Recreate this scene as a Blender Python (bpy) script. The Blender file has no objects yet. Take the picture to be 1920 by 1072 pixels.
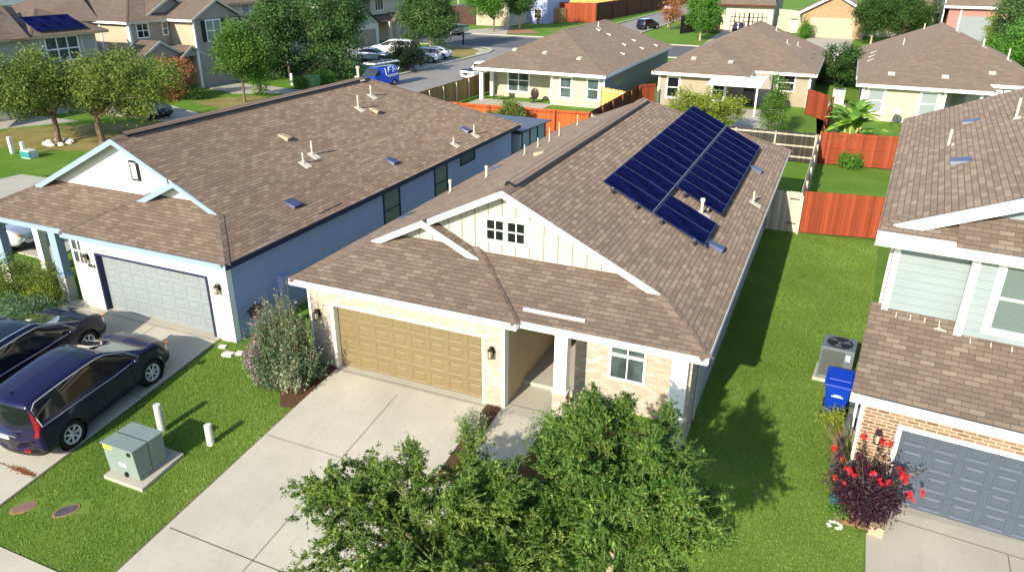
import bpy, math, random
import numpy as np
from mathutils import Vector, Matrix, Euler
R=math.radians
SC=bpy.context.scene
COL=SC.collection
# ------------------------------------------------------------------ camera maths (pixel -> world point on a surface)
CAM=np.array([0,0,11.575]); FPX=1399.2
def _rot(yaw,pit,rol):
    cy,sy,cp,sp=math.cos(yaw),math.sin(yaw),math.cos(pit),math.sin(pit)
    f=np.array([sy*cp,cy*cp,-sp]); r=np.array([cy,-sy,0.]); u=np.cross(r,f)
    cr,sr=math.cos(rol),math.sin(rol)
    return np.array([cr*r+sr*u,-(-sr*r+cr*u),f])
CM=_rot(R(-23.30538),R(23.76581),R(0.47165))
def ray(u,v): return CM.T@np.array([(u-960)/FPX,(v-536)/FPX,1.0])
def onz(u,v,z=0.): d=ray(u,v); return CAM+d*((z-CAM[2])/d[2])
def ony(u,v,y): d=ray(u,v); return CAM+d*(y/d[1])
def onx(u,v,x): d=ray(u,v); return CAM+d*(x/d[0])
def gz(y): return 0.0 if y>=16 else max(-.99,-.11*(16-y))       # the front yards fall towards the street
def og(u,v,h=0.):
    p=onz(u,v,h)
    for _ in range(40): p=onz(u,v,gz(p[1])+h)
    return p
# ------------------------------------------------------------------ scene graph helpers
WM={}
def tag(o,label=None,cat=None,group=None,kind=None):
    if label: o['label']=label
    if cat: o['category']=cat
    if group: o['group']=group
    if kind: o['kind']=kind
    return o
def thing(name,label,cat,loc=(0,0,0),rz=0.,group=None,rot=None):
    o=bpy.data.objects.new(name,None); COL.objects.link(o)
    o.empty_display_size=.3
    o.location=loc; o.rotation_euler=rot if rot else (0,0,rz)
    WM[o.name]=Matrix.LocRotScale(Vector(loc),Euler(o.rotation_euler),None)
    return tag(o,label,cat,group)
def kids(o): return [c for c in o.children]
def copy_tree(o,parent=None):
    c=o.copy(); COL.objects.link(c)
    if parent is not None: c.parent=parent
    for ch in kids(o): copy_tree(ch,c)
    return c
def newmesh(name,V,F,mat,smooth=False,uv=None,rnd=None):
    me=bpy.data.meshes.new(name)
    V=np.asarray(V,dtype=np.float64).reshape(-1,3)
    if isinstance(F,np.ndarray):
        n,k=F.shape
        me.vertices.add(len(V)); me.vertices.foreach_set('co',V.astype(np.float32).ravel())
        me.loops.add(n*k); me.loops.foreach_set('vertex_index',F.astype(np.int32).ravel())
        me.polygons.add(n); me.polygons.foreach_set('loop_start',np.arange(0,n*k,k,dtype=np.int32))
        me.update(calc_edges=True)
    else:
        me.from_pydata([tuple(v) for v in V],[],F)
    if rnd is not None:
        a=me.attributes.new('rnd','FLOAT','FACE'); a.data.foreach_set('value',np.asarray(rnd,dtype=np.float32))
    if uv is not None:
        l=me.uv_layers.new(name='UVMap'); l.data.foreach_set('uv',np.asarray(uv,dtype=np.float32).ravel())
    if smooth: me.polygons.foreach_set('use_smooth',[True]*len(me.polygons))
    me.materials.append(mat); me.validate(); me.update()
    return me
def link(name,me,parent=None,loc=(0,0,0)):
    o=bpy.data.objects.new(name,me); COL.objects.link(o)
    if parent is not None:
        o.parent=parent; WM[o.name]=WM[parent.name].copy()
    else:
        o.location=loc; WM[o.name]=Matrix.Translation(Vector(loc))
    return o
class MB:
    def __init__(s): s.V=[]; s.F=[]
    def add(s,V,F):
        b=len(s.V); s.V+=[tuple(float(c) for c in v) for v in V]; s.F+=[tuple(b+i for i in f) for f in F]; return s
    def poly(s,pts,hint=None):
        p=[np.array(q,float) for q in pts]
        if hint is not None:
            n=np.zeros(3)
            for i in range(len(p)): n+=np.cross(p[i],p[(i+1)%len(p)])
            if n@np.array(hint,float)<0: p=p[::-1]
        return s.add(p,[tuple(range(len(p)))])
    def box(s,x0,x1,y0,y1,z0,z1):
        x0,x1=sorted((x0,x1)); y0,y1=sorted((y0,y1)); z0,z1=sorted((z0,z1))
        V=[(x,y,z) for z in (z0,z1) for y in (y0,y1) for x in (x0,x1)]
        return s.add(V,[(0,2,3,1),(4,5,7,6),(0,1,5,4),(2,6,7,3),(0,4,6,2),(1,3,7,5)])
    def obox(s,o,ux,uy,uz,a,b,c):
        """box from corner ranges a,b,c along unit axes from origin o"""
        o,ux,uy,uz=[np.array(q,float) for q in (o,ux,uy,uz)]
        V=[o+ux*x+uy*y+uz*z for z in c for y in b for x in a]
        F=[(0,2,3,1),(4,5,7,6),(0,1,5,4),(2,6,7,3),(0,4,6,2),(1,3,7,5)]
        if np.cross(ux,uy)@uz<0: F=[f[::-1] for f in F]
        return s.add(V,F)
    def prism(s,pts,vec):
        p=[np.array(q,float) for q in pts]; v=np.array(vec,float); n=len(p)
        nn=np.zeros(3)
        for i in range(n): nn+=np.cross(p[i],p[(i+1)%n])
        if nn@v>0: p=p[::-1]
        V=p+[q+v for q in p]
        F=[tuple(range(n)),tuple(range(2*n-1,n-1,-1))]+[(i,n+i,n+(i+1)%n,(i+1)%n) for i in range(n)]
        return s.add(V,F)
    def tube(s,pts,rad,n=6,cap=True):
        pts=[np.array(p,float) for p in pts]; m=len(pts)
        rad=[rad]*m if np.isscalar(rad) else list(rad)
        V=[];F=[]
        for i,p in enumerate(pts):
            d=pts[min(i+1,m-1)]-pts[max(i-1,0)]; d/=np.linalg.norm(d)+1e-9
            a=np.array([0,0,1.]) if abs(d[2])<.9 else np.array([1.,0,0])
            e=np.cross(d,a); e/=np.linalg.norm(e); f=np.cross(d,e)
            for k in range(n):
                t=2*math.pi*k/n; V.append(p+rad[i]*(math.cos(t)*e+math.sin(t)*f))
        for i in range(m-1):
            for k in range(n):
                F.append((i*n+k,i*n+(k+1)%n,(i+1)*n+(k+1)%n,(i+1)*n+k))
        if cap: F.append(tuple(range(n))[::-1]); F.append(tuple((m-1)*n+k for k in range(n)))
        return s.add(V,F)
    def lathe(s,o,axis,prof,n=20):
        """prof: (dist along axis, radius)"""
        o=np.array(o,float); d=np.array(axis,float); d/=np.linalg.norm(d)
        a=np.array([0,0,1.]) if abs(d[2])<.9 else np.array([1.,0,0])
        e=np.cross(d,a); e/=np.linalg.norm(e); f=np.cross(d,e); V=[];F=[]
        for (h,r) in prof:
            for k in range(n):
                t=2*math.pi*k/n; V.append(o+d*h+max(r,1e-4)*(math.cos(t)*e+math.sin(t)*f))
        for i in range(len(prof)-1):
            for k in range(n): F.append((i*n+k,i*n+(k+1)%n,(i+1)*n+(k+1)%n,(i+1)*n+k))
        return s.add(V,F)
    def ball(s,c,r,n=10,m=7):
        c=np.array(c,float); r=np.array([r]*3 if np.isscalar(r) else r,float); V=[];F=[]
        for i in range(m+1):
            p=math.pi*i/m
            for k in range(n):
                t=2*math.pi*k/n; V.append(c+r*np.array([math.sin(p)*math.cos(t),math.sin(p)*math.sin(t),math.cos(p)]))
        for i in range(m):
            for k in range(n): F.append((i*n+k,(i+1)*n+k,(i+1)*n+(k+1)%n,i*n+(k+1)%n))
        return s.add(V,F)
    def uvs(s,V):
        out=[]
        for f in s.F:
            p=V[list(f)]; n=np.zeros(3); o=p[0]
            for i in range(1,len(f)-1): n+=np.cross(p[i]-o,p[i+1]-o)
            l=np.linalg.norm(n)
            n=n/l if l>1e-12 else np.array([0,0,1.])
            if abs(n[2])>.999: t=np.array([1.,0,0])
            else: t=np.array([-n[1],n[0],0]); t/=np.linalg.norm(t)
            b=np.cross(n,t)
            out.append(np.stack([p@t,p@b],1))
        return np.concatenate(out) if out else None
    def build(s,name,mat,parent=None,local=False,smooth=False,loc=None,bevel=0,uvdo=True):
        V=np.array(s.V,float)
        uv=s.uvs(V) if uvdo else None
        if parent is not None and not local:
            I=np.array(WM[parent.name].inverted()); V=V@I[:3,:3].T+I[:3,3]
        elif parent is None:
            if loc is None:
                mn,mx=V.min(0),V.max(0); loc=((mn[0]+mx[0])/2,(mn[1]+mx[1])/2,mn[2])
            if not local: V=V-np.array(loc)
        o=link(name,newmesh(name,V,s.F,mat,smooth,uv),parent,loc or (0,0,0))
        if bevel:
            m=o.modifiers.new('bevel','BEVEL'); m.width=bevel; m.segments=2; m.limit_method='ANGLE'
        return o
# ------------------------------------------------------------------ materials
def N(nt,t,**k):
    n=nt.nodes.new(t)
    for a,b in k.items(): setattr(n,a,b)
    return n
def base(name,rough=.8,metal=0.,spec=.3,coat=0.):
    m=bpy.data.materials.new(name); m.use_nodes=True; nt=m.node_tree
    p=nt.nodes['Principled BSDF']; p.inputs['Roughness'].default_value=rough; p.inputs['Metallic'].default_value=metal
    p.inputs['Specular IOR Level'].default_value=spec
    if coat: p.inputs['Coat Weight'].default_value=coat; p.inputs['Coat Roughness'].default_value=.04
    return m,nt,p
def c4(c): return (c[0],c[1],c[2],1)
def mixc(nt,fac,a,b,mode='MIX'):
    n=N(nt,'ShaderNodeMix',data_type='RGBA',blend_type=mode)
    for sock,val in ((n.inputs[0],fac),(n.inputs[6],a),(n.inputs[7],b)):
        if hasattr(val,'is_linked'): nt.links.new(val,sock)
        elif isinstance(val,(int,float)): sock.default_value=val
        else: sock.default_value=c4(val)
    return n.outputs[2]
def mth(nt,op,a,b=None,c=None):
    n=N(nt,'ShaderNodeMath',operation=op)
    for i,v in enumerate((a,b,c)):
        if v is None: continue
        if hasattr(v,'is_linked'): nt.links.new(v,n.inputs[i])
        else: n.inputs[i].default_value=v
    return n.outputs[0]
def noise(nt,scale,vec=None,detail=3.,rough=.6):
    n=N(nt,'ShaderNodeTexNoise'); n.inputs['Scale'].default_value=scale; n.inputs['Detail'].default_value=detail; n.inputs['Roughness'].default_value=rough
    if vec is not None: nt.links.new(vec,n.inputs['Vector'])
    return n.outputs['Fac']
def ramp(nt,fac,stops):
    n=N(nt,'ShaderNodeValToRGB'); e=n.color_ramp.elements
    while len(e)<len(stops): e.new(.5)
    for i,(p,c) in enumerate(stops): e[i].position=p; e[i].color=c4(c) if not np.isscalar(c) else (c,c,c,1)
    nt.links.new(fac,n.inputs[0]); return n.outputs[0]
def bump(nt,p,h,strength=.3,dist=.01):
    b=N(nt,'ShaderNodeBump'); b.inputs['Strength'].default_value=strength; b.inputs['Distance'].default_value=dist
    nt.links.new(h,b.inputs['Height']); nt.links.new(b.outputs[0],p.inputs['Normal'])
def uvxy(nt):
    t=N(nt,'ShaderNodeTexCoord'); s=N(nt,'ShaderNodeSeparateXYZ'); nt.links.new(t.outputs['UV'],s.inputs[0])
    return t.outputs['UV'],s.outputs[0],s.outputs[1]
def objco(nt): return N(nt,'ShaderNodeTexCoord').outputs['Object']
def flat(name,col,rough=.7,metal=0.,var=.12,scale=2.5,spec=.3,coat=0.,bmp=0.):
    m,nt,p=base(name,rough,metal,spec,coat)
    if var:
        o=objco(nt); f=mth(nt,'MULTIPLY_ADD',noise(nt,scale,o,5.),.7,mth(nt,'MULTIPLY',noise(nt,scale*11,o,2.),.3))
        k=mixc(nt,ramp(nt,f,[(.3,0),(.7,1)]),[c*(1-var) for c in col],[min(1,c*(1+var)) for c in col])
        nt.links.new(k,p.inputs['Base Color'])
        if bmp: bump(nt,p,f,bmp,.01)
    else: p.inputs['Base Color'].default_value=c4(col)
    return m
def siding(name,col,lap=.17,vertical=False,var=.06):
    m,nt,p=base(name,.62,0,.3); uv,u,v=uvxy(nt)
    f=mth(nt,'FRACT',mth(nt,'DIVIDE',u if vertical else v,lap))
    if vertical: line=mth(nt,'LESS_THAN',f,.06); h=mth(nt,'GREATER_THAN',f,.06)
    else: line=mth(nt,'LESS_THAN',f,.07); h=mth(nt,'SUBTRACT',1.,f)
    b=mixc(nt,ramp(nt,noise(nt,1.3,objco(nt),5.),[(.3,0),(.7,1)]),[c*(1-var) for c in col],[min(1,c*(1+var)) for c in col])
    k=mixc(nt,mth(nt,'MULTIPLY',line,.30),b,[c*.35 for c in col])
    nt.links.new(k,p.inputs['Base Color']); bump(nt,p,h,.55,.012)
    return m
def brickmat(name,stops,mortar,w=.21,h=.075,ms=.008,bs=.5):
    m,nt,p=base(name,.85,0,.2); uv,u,v=uvxy(nt)
    b=N(nt,'ShaderNodeTexBrick'); nt.links.new(uv,b.inputs['Vector'])
    for k,val in (('Color1',(0,0,0,1)),('Color2',(1,1,1,1)),('Mortar',(0,0,0,1)),('Scale',1.),('Mortar Size',ms),('Mortar Smooth',.1),('Bias',0.),('Brick Width',w),('Row Height',h)): b.inputs[k].default_value=val
    k=ramp(nt,b.outputs['Color'],stops)
    k=mixc(nt,mth(nt,'MULTIPLY',noise(nt,30,objco(nt),3.),.35),k,[c*.7 for c in stops[0][1]])
    k=mixc(nt,b.outputs['Fac'],k,mortar)
    nt.links.new(k,p.inputs['Base Color']); bump(nt,p,mth(nt,'SUBTRACT',1.,b.outputs['Fac']),bs,.01)
    return m
def shingle(name,cs,w=.30,h=.143,line=.55):
    m,nt,p=base(name,.9,0,.15); p.inputs['Diffuse Roughness'].default_value=1.; uv,u,v=uvxy(nt)
    b=N(nt,'ShaderNodeTexBrick'); nt.links.new(uv,b.inputs['Vector'])
    for k,val in (('Color1',(0,0,0,1)),('Color2',(1,1,1,1)),('Mortar',(0.2,.2,.2,1)),('Scale',1.),('Mortar Size',.006),('Mortar Smooth',.15),('Bias',0.),('Brick Width',w),('Row Height',h)): b.inputs[k].default_value=val
    k=ramp(nt,b.outputs['Color'],[(0,cs[0]),(.35,cs[1]),(.7,cs[2]),(1.,cs[3])])
    o=objco(nt)
    k=mixc(nt,ramp(nt,noise(nt,.35,o,5.),[(.3,0.),(.75,.38)]),k,[c*.66 for c in cs[1]])
    k=mixc(nt,ramp(nt,noise(nt,140,o,2.),[(.35,0.),(.7,.45)]),k,[c*.5 for c in cs[0]])
    k=mixc(nt,mth(nt,'MULTIPLY',b.outputs['Fac'],line),k,[c*.16 for c in cs[0]])
    fr=mth(nt,'FRACT',mth(nt,'DIVIDE',v,h)); saw=mth(nt,'SUBTRACT',1.,fr)
    k=mixc(nt,ramp(nt,fr,[(.0,.26),(.10,.18),(.17,0.)]),k,[c*.2 for c in cs[0]])  # shadow line at each course edge, painted into the colour
    hh=mth(nt,'ADD',mth(nt,'MULTIPLY',saw,.5),mth(nt,'ADD',mth(nt,'MULTIPLY',b.outputs['Fac'],-.5),mth(nt,'MULTIPLY',b.outputs['Color'],.25)))
    nt.links.new(k,p.inputs['Base Color']); bump(nt,p,hh,.85,.022)
    return m
def boards(name,col,var=.35,w=.14,streak=.5):
    m,nt,p=base(name,.85,0,.15); uv,u,v=uvxy(nt)
    wn=N(nt,'ShaderNodeTexWhiteNoise',noise_dimensions='1D'); nt.links.new(mth(nt,'FLOOR',mth(nt,'DIVIDE',u,w)),wn.inputs['W'])
    mp=N(nt,'ShaderNodeMapping'); nt.links.new(uv,mp.inputs[0]); mp.inputs['Scale'].default_value=(22,1.1,1)
    st=noise(nt,1.,mp.outputs[0],4.)
    k=mixc(nt,wn.outputs['Value'],[c*(1-var) for c in col],[min(1,c*(1+var*.6)) for c in col])
    k=mixc(nt,ramp(nt,st,[(.4,0.),(.75,streak)]),k,[c*.45 for c in col])
    nt.links.new(k,p.inputs['Base Color']); bump(nt,p,st,.25,.004)
    return m
def grassmat(name,c1,c2,c3,scale=1.):
    m,nt,p=base(name,.9,0,.1); o=objco(nt)
    a=noise(nt,.55*scale,o,4.); b=noise(nt,7*scale,o,5.,.7); d=noise(nt,60*scale,o,3.,.7)
    k=mixc(nt,ramp(nt,b,[(.3,0),(.7,1)]),c1,c2)
    k=mixc(nt,ramp(nt,a,[(.42,0),(.68,.75)]),k,c3)
    k=mixc(nt,ramp(nt,d,[(.35,.6),(.65,0)]),k,[c*.35 for c in c1])
    nt.links.new(k,p.inputs['Base Color']); bump(nt,p,d,.8,.05)
    return m
def leafmat(name,c1,c2,c3=None,trans=.3,rough=.55):
    m,nt,p=base(name,rough,0,.25)
    a=N(nt,'ShaderNodeAttribute',attribute_name='rnd').outputs['Fac']
    k=ramp(nt,a,[(0,c1),(.7,c2),(1,c3 or c2)])
    nt.links.new(k,p.inputs['Base Color'])
    t=N(nt,'ShaderNodeBsdfTranslucent'); nt.links.new(k,t.inputs[0])
    x=N(nt,'ShaderNodeMixShader'); x.inputs[0].default_value=trans
    nt.links.new(p.outputs[0],x.inputs[1]); nt.links.new(t.outputs[0],x.inputs[2])
    nt.links.new(x.outputs[0],nt.nodes['Material Output'].inputs[0])
    return m
def concrete(name,c,var=.12):
    m,nt,p=base(name,.85,0,.2); o=objco(nt)
    a=noise(nt,.6,o,6.); b=noise(nt,9,o,5.); d=noise(nt,160,o,2.)
    k=mixc(nt,ramp(nt,a,[(.35,0),(.7,1)]),[q*(1-var) for q in c],[q*(1+var*.6) for q in c])
    k=mixc(nt,ramp(nt,b,[(.5,0),(.8,.35)]),k,[c[0]*.72,c[1]*.68,c[2]*.62])
    mp=N(nt,'ShaderNodeMapping'); nt.links.new(o,mp.inputs[0]); mp.inputs['Scale'].default_value=(3.2,.28,1)
    k=mixc(nt,ramp(nt,noise(nt,1.,mp.outputs[0],5.,.7),[(.52,0),(.78,.30)]),k,[c[0]*.70,c[1]*.66,c[2]*.60])
    k=mixc(nt,ramp(nt,noise(nt,2.1,o,7.,.75),[(.60,0),(.72,.35)]),k,[c[0]*.62,c[1]*.57,c[2]*.50])
    k=mixc(nt,ramp(nt,d,[(.3,.25),(.6,0)]),k,[q*.5 for q in c])
    nt.links.new(k,p.inputs['Base Color']); bump(nt,p,d,.25,.004)
    return m
def glassmat(name,col,stripe=0.,rough=.06,spec=.6):
    m,nt,p=base(name,rough,0,spec)
    if stripe:
        uv,u,v=uvxy(nt); f=mth(nt,'FRACT',mth(nt,'DIVIDE',v,stripe))
        k=mixc(nt,mth(nt,'GREATER_THAN',f,.72),col,[c*.6 for c in col]); 
    else: k=mixc(nt,ramp(nt,noise(nt,1.5,objco(nt),3.),[(.35,0),(.7,1)]),[c*.5 for c in col],[c*1.4 for c in col])
    nt.links.new(k,p.inputs['Base Color']); return m
MAT=dict(
 shin=shingle('roof_shingles',[(.132,.099,.078),(.160,.122,.097),(.182,.141,.112),(.232,.186,.145)]),
 shin2=shingle('roof_shingles_weathered',[(.155,.113,.084),(.190,.138,.102),(.215,.159,.118),(.27,.21,.155)],w=.33),
 shin3=shingle('roof_shingles_tan',[(.140,.107,.083),(.156,.120,.094),(.170,.132,.104),(.195,.153,.122)],w=.42,h=.17,line=.35),
 cap=shingle('ridge_cap_shingles',[(.14,.10,.08),(.165,.12,.098),(.185,.14,.11),(.22,.17,.135)],w=9.,h=.2,line=.5),
 white=flat('white_paint',(.80,.79,.75),.5,var=.03), cream=flat('cream_trim_paint',(.78,.74,.63),.55,var=.03),
 board=siding('cream_board_and_batten',(.45,.44,.37),.42,True,.03),
 tan=siding('tan_siding',(.46,.36,.22),.17), bluewall=siding('blue_siding',(.33,.375,.57),.17),
 greywall=siding('grey_siding',(.42,.46,.47),.17), palewall=siding('pale_yellow_siding',(.42,.385,.285),.2),
 beigewall=siding('beige_siding',(.31,.26,.18),.2), cream2=siding('cream_siding',(.50,.46,.36),.2), paleblue=siding('pale_blue_siding',(.235,.277,.29),.2),
 shadegrey=siding('shaded_side_siding',(.20,.215,.21),.2), taupe=siding('taupe_shade_siding',(.30,.265,.235),.2), h6lit=siding('sunlit_siding',(.42,.335,.235),.2), whitewall=siding('white_siding',(.78,.77,.72),.2), greengrey=siding('sage_grey_siding',(.33,.345,.32),.2),
 gablew=flat('white_gable_board',(.66,.66,.64),.6,var=.02),
 brickc=brickmat('cream_brick',[(0,(.38,.315,.25)),(.4,(.42,.355,.285)),(.8,(.49,.425,.345)),(1,(.66,.60,.50))],(.35,.295,.23)),
 brickw=brickmat('white_painted_brick',[(0,(.60,.57,.48)),(1,(.68,.65,.56))],(.55,.51,.43),bs=.3),
 bricko=brickmat('orange_brick',[(0,(.14,.075,.045)),(.35,(.205,.112,.070)),(.7,(.25,.145,.094)),(1,(.30,.19,.13))],(.40,.315,.23),.24,.085,.014),
 brickt=brickmat('tan_brick',[(0,(.26,.15,.075)),(.5,(.34,.21,.11)),(1,(.40,.27,.155))],(.40,.29,.18),.3,.1,.014),
 brickp=brickmat('pink_red_brick',[(0,(.28,.10,.08)),(1,(.38,.16,.13))],(.42,.28,.24),.3,.1,.014),
 gtan=flat('tan_garage_paint',(.184,.141,.071),.5,var=.05), gblue=flat('pale_blue_garage_paint',(.215,.24,.25),.5,var=.04), ggrey=flat('slate_garage_paint',(.067,.082,.110),.5,var=.06),
 gcream=flat('cream_garage_paint',(.40,.33,.235),.5,var=.04), gsilver=flat('silver_garage_paint',(.20,.215,.23),.45,var=.05),
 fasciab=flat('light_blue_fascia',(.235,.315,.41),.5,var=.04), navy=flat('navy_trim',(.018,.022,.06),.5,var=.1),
 dark=flat('black_metal',(.012,.011,.012),.45,var=.2), bronze=flat('bronze_metal',(.03,.02,.018),.4,var=.2), black=flat('black_rubber',(.010,.010,.011),.75,var=.2),
 pvc=flat('pale_pvc',(.62,.55,.42),.5,var=.05), ventt=flat('tan_vent',(.38,.28,.18),.6,var=.1), ventb=flat('slate_blue_vent',(.05,.065,.13),.4,var=.15), ventp=flat('pale_vent',(.48,.46,.38),.6,var=.08),
 conc=concrete('concrete',(.435,.408,.335)), concd=concrete('weathered_concrete',(.37,.345,.29)), joint=flat('dark_joint',(.09,.075,.06),.9,var=.2),
 asph=concrete('asphalt',(.13,.125,.13),.15), asphl=concrete('pale_asphalt',(.27,.255,.235),.12),
 lawn=grassmat('lawn',(.135,.235,.038),(.185,.30,.048),(.26,.34,.07)), lawn2=grassmat('back_lawn',(.105,.225,.028),(.18,.32,.042),(.23,.35,.055),.9), dry=grassmat('dry_lawn',(.20,.21,.05),(.40,.31,.11),(.50,.39,.18),1.),
 dirt=flat('mulch',(.075,.038,.02),.95,var=.5,scale=14,bmp=.8), soil=flat('bare_soil',(.30,.16,.085),.95,var=.3,scale=5,bmp=.5),
 redf=boards('red_stained_boards',(.30,.062,.026)), orangef=boards('orange_stained_boards',(.50,.105,.028),.2,streak=.3), greyf=boards('weathered_grey_boards',(.055,.046,.040),.45,streak=.7), palef=boards('bleached_boards',(.55,.47,.36),.3,streak=.4),
 tanf=boards('tan_wood_boards',(.30,.20,.085),.3), yelf=boards('new_yellow_boards',(.60,.38,.12),.2,streak=.25), brownf=boards('dark_brown_boards',(.10,.042,.022),.3),
 pane=glassmat('window_pane_with_blinds',(.13,.17,.165),.05), paned=glassmat('dark_window_pane',(.012,.014,.015)), paneg=glassmat('green_grey_window_pane',(.07,.10,.10)), panel=glassmat('pale_window_pane',(.27,.31,.31),.05),
 cell=glassmat('solar_cells',(.0075,.0105,.058),0,.5,0.), cellf=flat('panel_frame_metal',(.010,.014,.05),.4,0.,var=0), lidg=flat('slate_lid',(.06,.058,.066),.7,var=.5,scale=9), battenm=flat('batten_shadow_tone',(.30,.288,.215),.6,var=0), railm=flat('dull_silver',(.16,.17,.21),.45,0,var=0), 
 bark=flat('bark',(.16,.11,.075),.95,var=.35,scale=9,bmp=.8), barkl=flat('pale_bark',(.42,.33,.22),.9,var=.25,scale=9,bmp=.5), stem=flat('twig_bark',(.11,.10,.045),.9,var=.3,scale=6), stemg=flat('green_twig',(.20,.24,.07),.9,var=.25,scale=6),
 l_elm=leafmat('elm_leaves',(.042,.085,.012),(.095,.17,.022),(.27,.34,.065)), l_elm2=leafmat('elm_leaves_green',(.034,.088,.012),(.085,.18,.024),(.22,.33,.06)),
 l_mesq=leafmat('olive_leaves',(.075,.11,.02),(.15,.205,.038),(.26,.31,.07)), l_round=leafmat('bright_green_leaves',(.045,.135,.014),(.09,.23,.026),(.17,.34,.05)), l_dark=leafmat('dark_green_leaves',(.034,.085,.022),(.075,.15,.04),(.14,.22,.075)),
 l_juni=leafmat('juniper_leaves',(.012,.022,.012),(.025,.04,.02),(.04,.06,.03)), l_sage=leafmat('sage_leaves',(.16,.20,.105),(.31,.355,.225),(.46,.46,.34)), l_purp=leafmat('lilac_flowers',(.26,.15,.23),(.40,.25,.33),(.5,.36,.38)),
 l_yel=leafmat('yellow_green_leaves',(.13,.16,.02),(.22,.28,.035),(.32,.36,.06)), l_red=leafmat('red_orange_leaves',(.20,.12,.03),(.36,.14,.055),(.46,.20,.10)), l_plum=leafmat('plum_leaves',(.018,.006,.014),(.04,.014,.028),(.08,.035,.055),.1), flr=leafmat('red_petals',(.55,.01,.012),(.72,.015,.02),(.8,.03,.03),.1),
 l_ban=leafmat('banana_leaves',(.09,.21,.022),(.18,.34,.04),(.42,.52,.08)), l_blue=leafmat('blue_green_leaves',(.06,.12,.055),(.13,.22,.11),(.22,.32,.18)), l_cream=leafmat('cream_flowers',(.5,.42,.28),(.62,.54,.40),(.7,.62,.48)),
 l_hedge=leafmat('hedge_leaves',(.022,.06,.012),(.045,.10,.02),(.08,.15,.03)), blade=leafmat('grass_blades',(.165,.28,.044),(.245,.38,.060),(.38,.48,.11),.5), reed=leafmat('reed_blades',(.16,.17,.05),(.30,.30,.10),(.42,.40,.18)),
 ggreen=flat('grass_green_cabinet',(.14,.24,.08),.5), tgreen=flat('utility_green_paint',(.19,.24,.215),.55,var=.10,scale=1.5), tgreenb=flat('pale_utility_plastic',(.50,.54,.47),.5,var=.06), tyel=flat('yellow_sticker',(.75,.60,.04),.5,var=0), paper=flat('white_sticker',(.80,.80,.78),.5,var=0),
 binb=flat('blue_bin_plastic',(.004,.035,.33),.38,var=.06), acg=flat('grey_ac_metal',(.13,.15,.16),.45,.2,var=.06), acd=flat('dark_coil_fins',(.10,.115,.11),.6,.3,var=.2,scale=30), 
 paint_p=flat('dark_purple_car_paint',(.007,.0045,.034),.22,.0,var=0,spec=.4,coat=.3), paint_n=flat('navy_car_paint',(.004,.004,.018),.22,.0,var=0,spec=.4,coat=.3), paint_w=flat('white_car_paint',(.78,.79,.80),.25,0,var=0,coat=1.), paint_s=flat('silver_car_paint',(.52,.56,.60),.28,.5,var=0,coat=1.), paint_k=flat('black_car_paint',(.006,.006,.009),.15,0,var=0,coat=1.), paint_b=flat('blue_van_paint',(.006,.07,.55),.3,0,var=0,coat=.8), paint_dk=flat('dark_blue_car_paint',(.006,.008,.03),.2,.2,var=0,coat=1.), paint_g=flat('grey_car_paint',(.12,.12,.125),.3,.4,var=0,coat=1.),
 cglass=flat('car_glass',(.006,.008,.011),.05,0,var=0,spec=.55), wscreen=flat('windscreen_glass',(.03,.035,.035),.05,0,var=0,spec=1.0,coat=1.), trimm=flat('bright_window_trim',(.42,.43,.47),.3,0,var=0), gapm=flat('door_gap_black',(.002,.002,.003),.8,0,var=0), chrome=flat('chrome',(.65,.67,.72),.18,1.,var=0), clad=flat('grey_plastic_cladding',(.022,.022,.026),.6,var=.1), tail=flat('red_lens',(.26,.003,.006),.2,0,var=0,coat=.4), head=flat('clear_lens',(.55,.56,.57),.1,.2,var=0,coat=1.), amber=flat('amber_lens',(.75,.22,.03),.15,0,var=0,coat=1.), rim=flat('alloy_rim',(.50,.51,.52),.35,.1,var=0),
 rock=flat('limestone',(.62,.58,.50),.9,var=.2,scale=4,bmp=.5), teal=flat('teal_plastic',(.03,.20,.22),.5,var=.1), terrac=flat('pinkish_concrete_lid',(.17,.10,.085),.9,var=.2), wovens=flat('beige_sling_fabric',(.42,.34,.24),.8,var=.1), shade=flat('white_shade_sheet',(.66,.72,.68),.5,var=.03), signb=flat('blue_sign_paint',(.10,.13,.42),.5,var=0), ban=flat('banana_stalk',(.42,.40,.16),.8,var=.2), shed=siding('grey_metal_shed',(.30,.36,.40),.25,True), shedr=flat('slate_sheet_roof',(.10,.115,.15),.5,.2,var=.1), peach=flat('lit_peach_plaster',(.66,.55,.38),.8,var=.05), stucco=flat('cream_stucco',(.50,.45,.35),.85,var=.04), door=flat('brown_door',(.06,.025,.018),.5,var=.1), doorg=flat('grey_door',(.16,.17,.15),.5,var=.1), 
)
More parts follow.
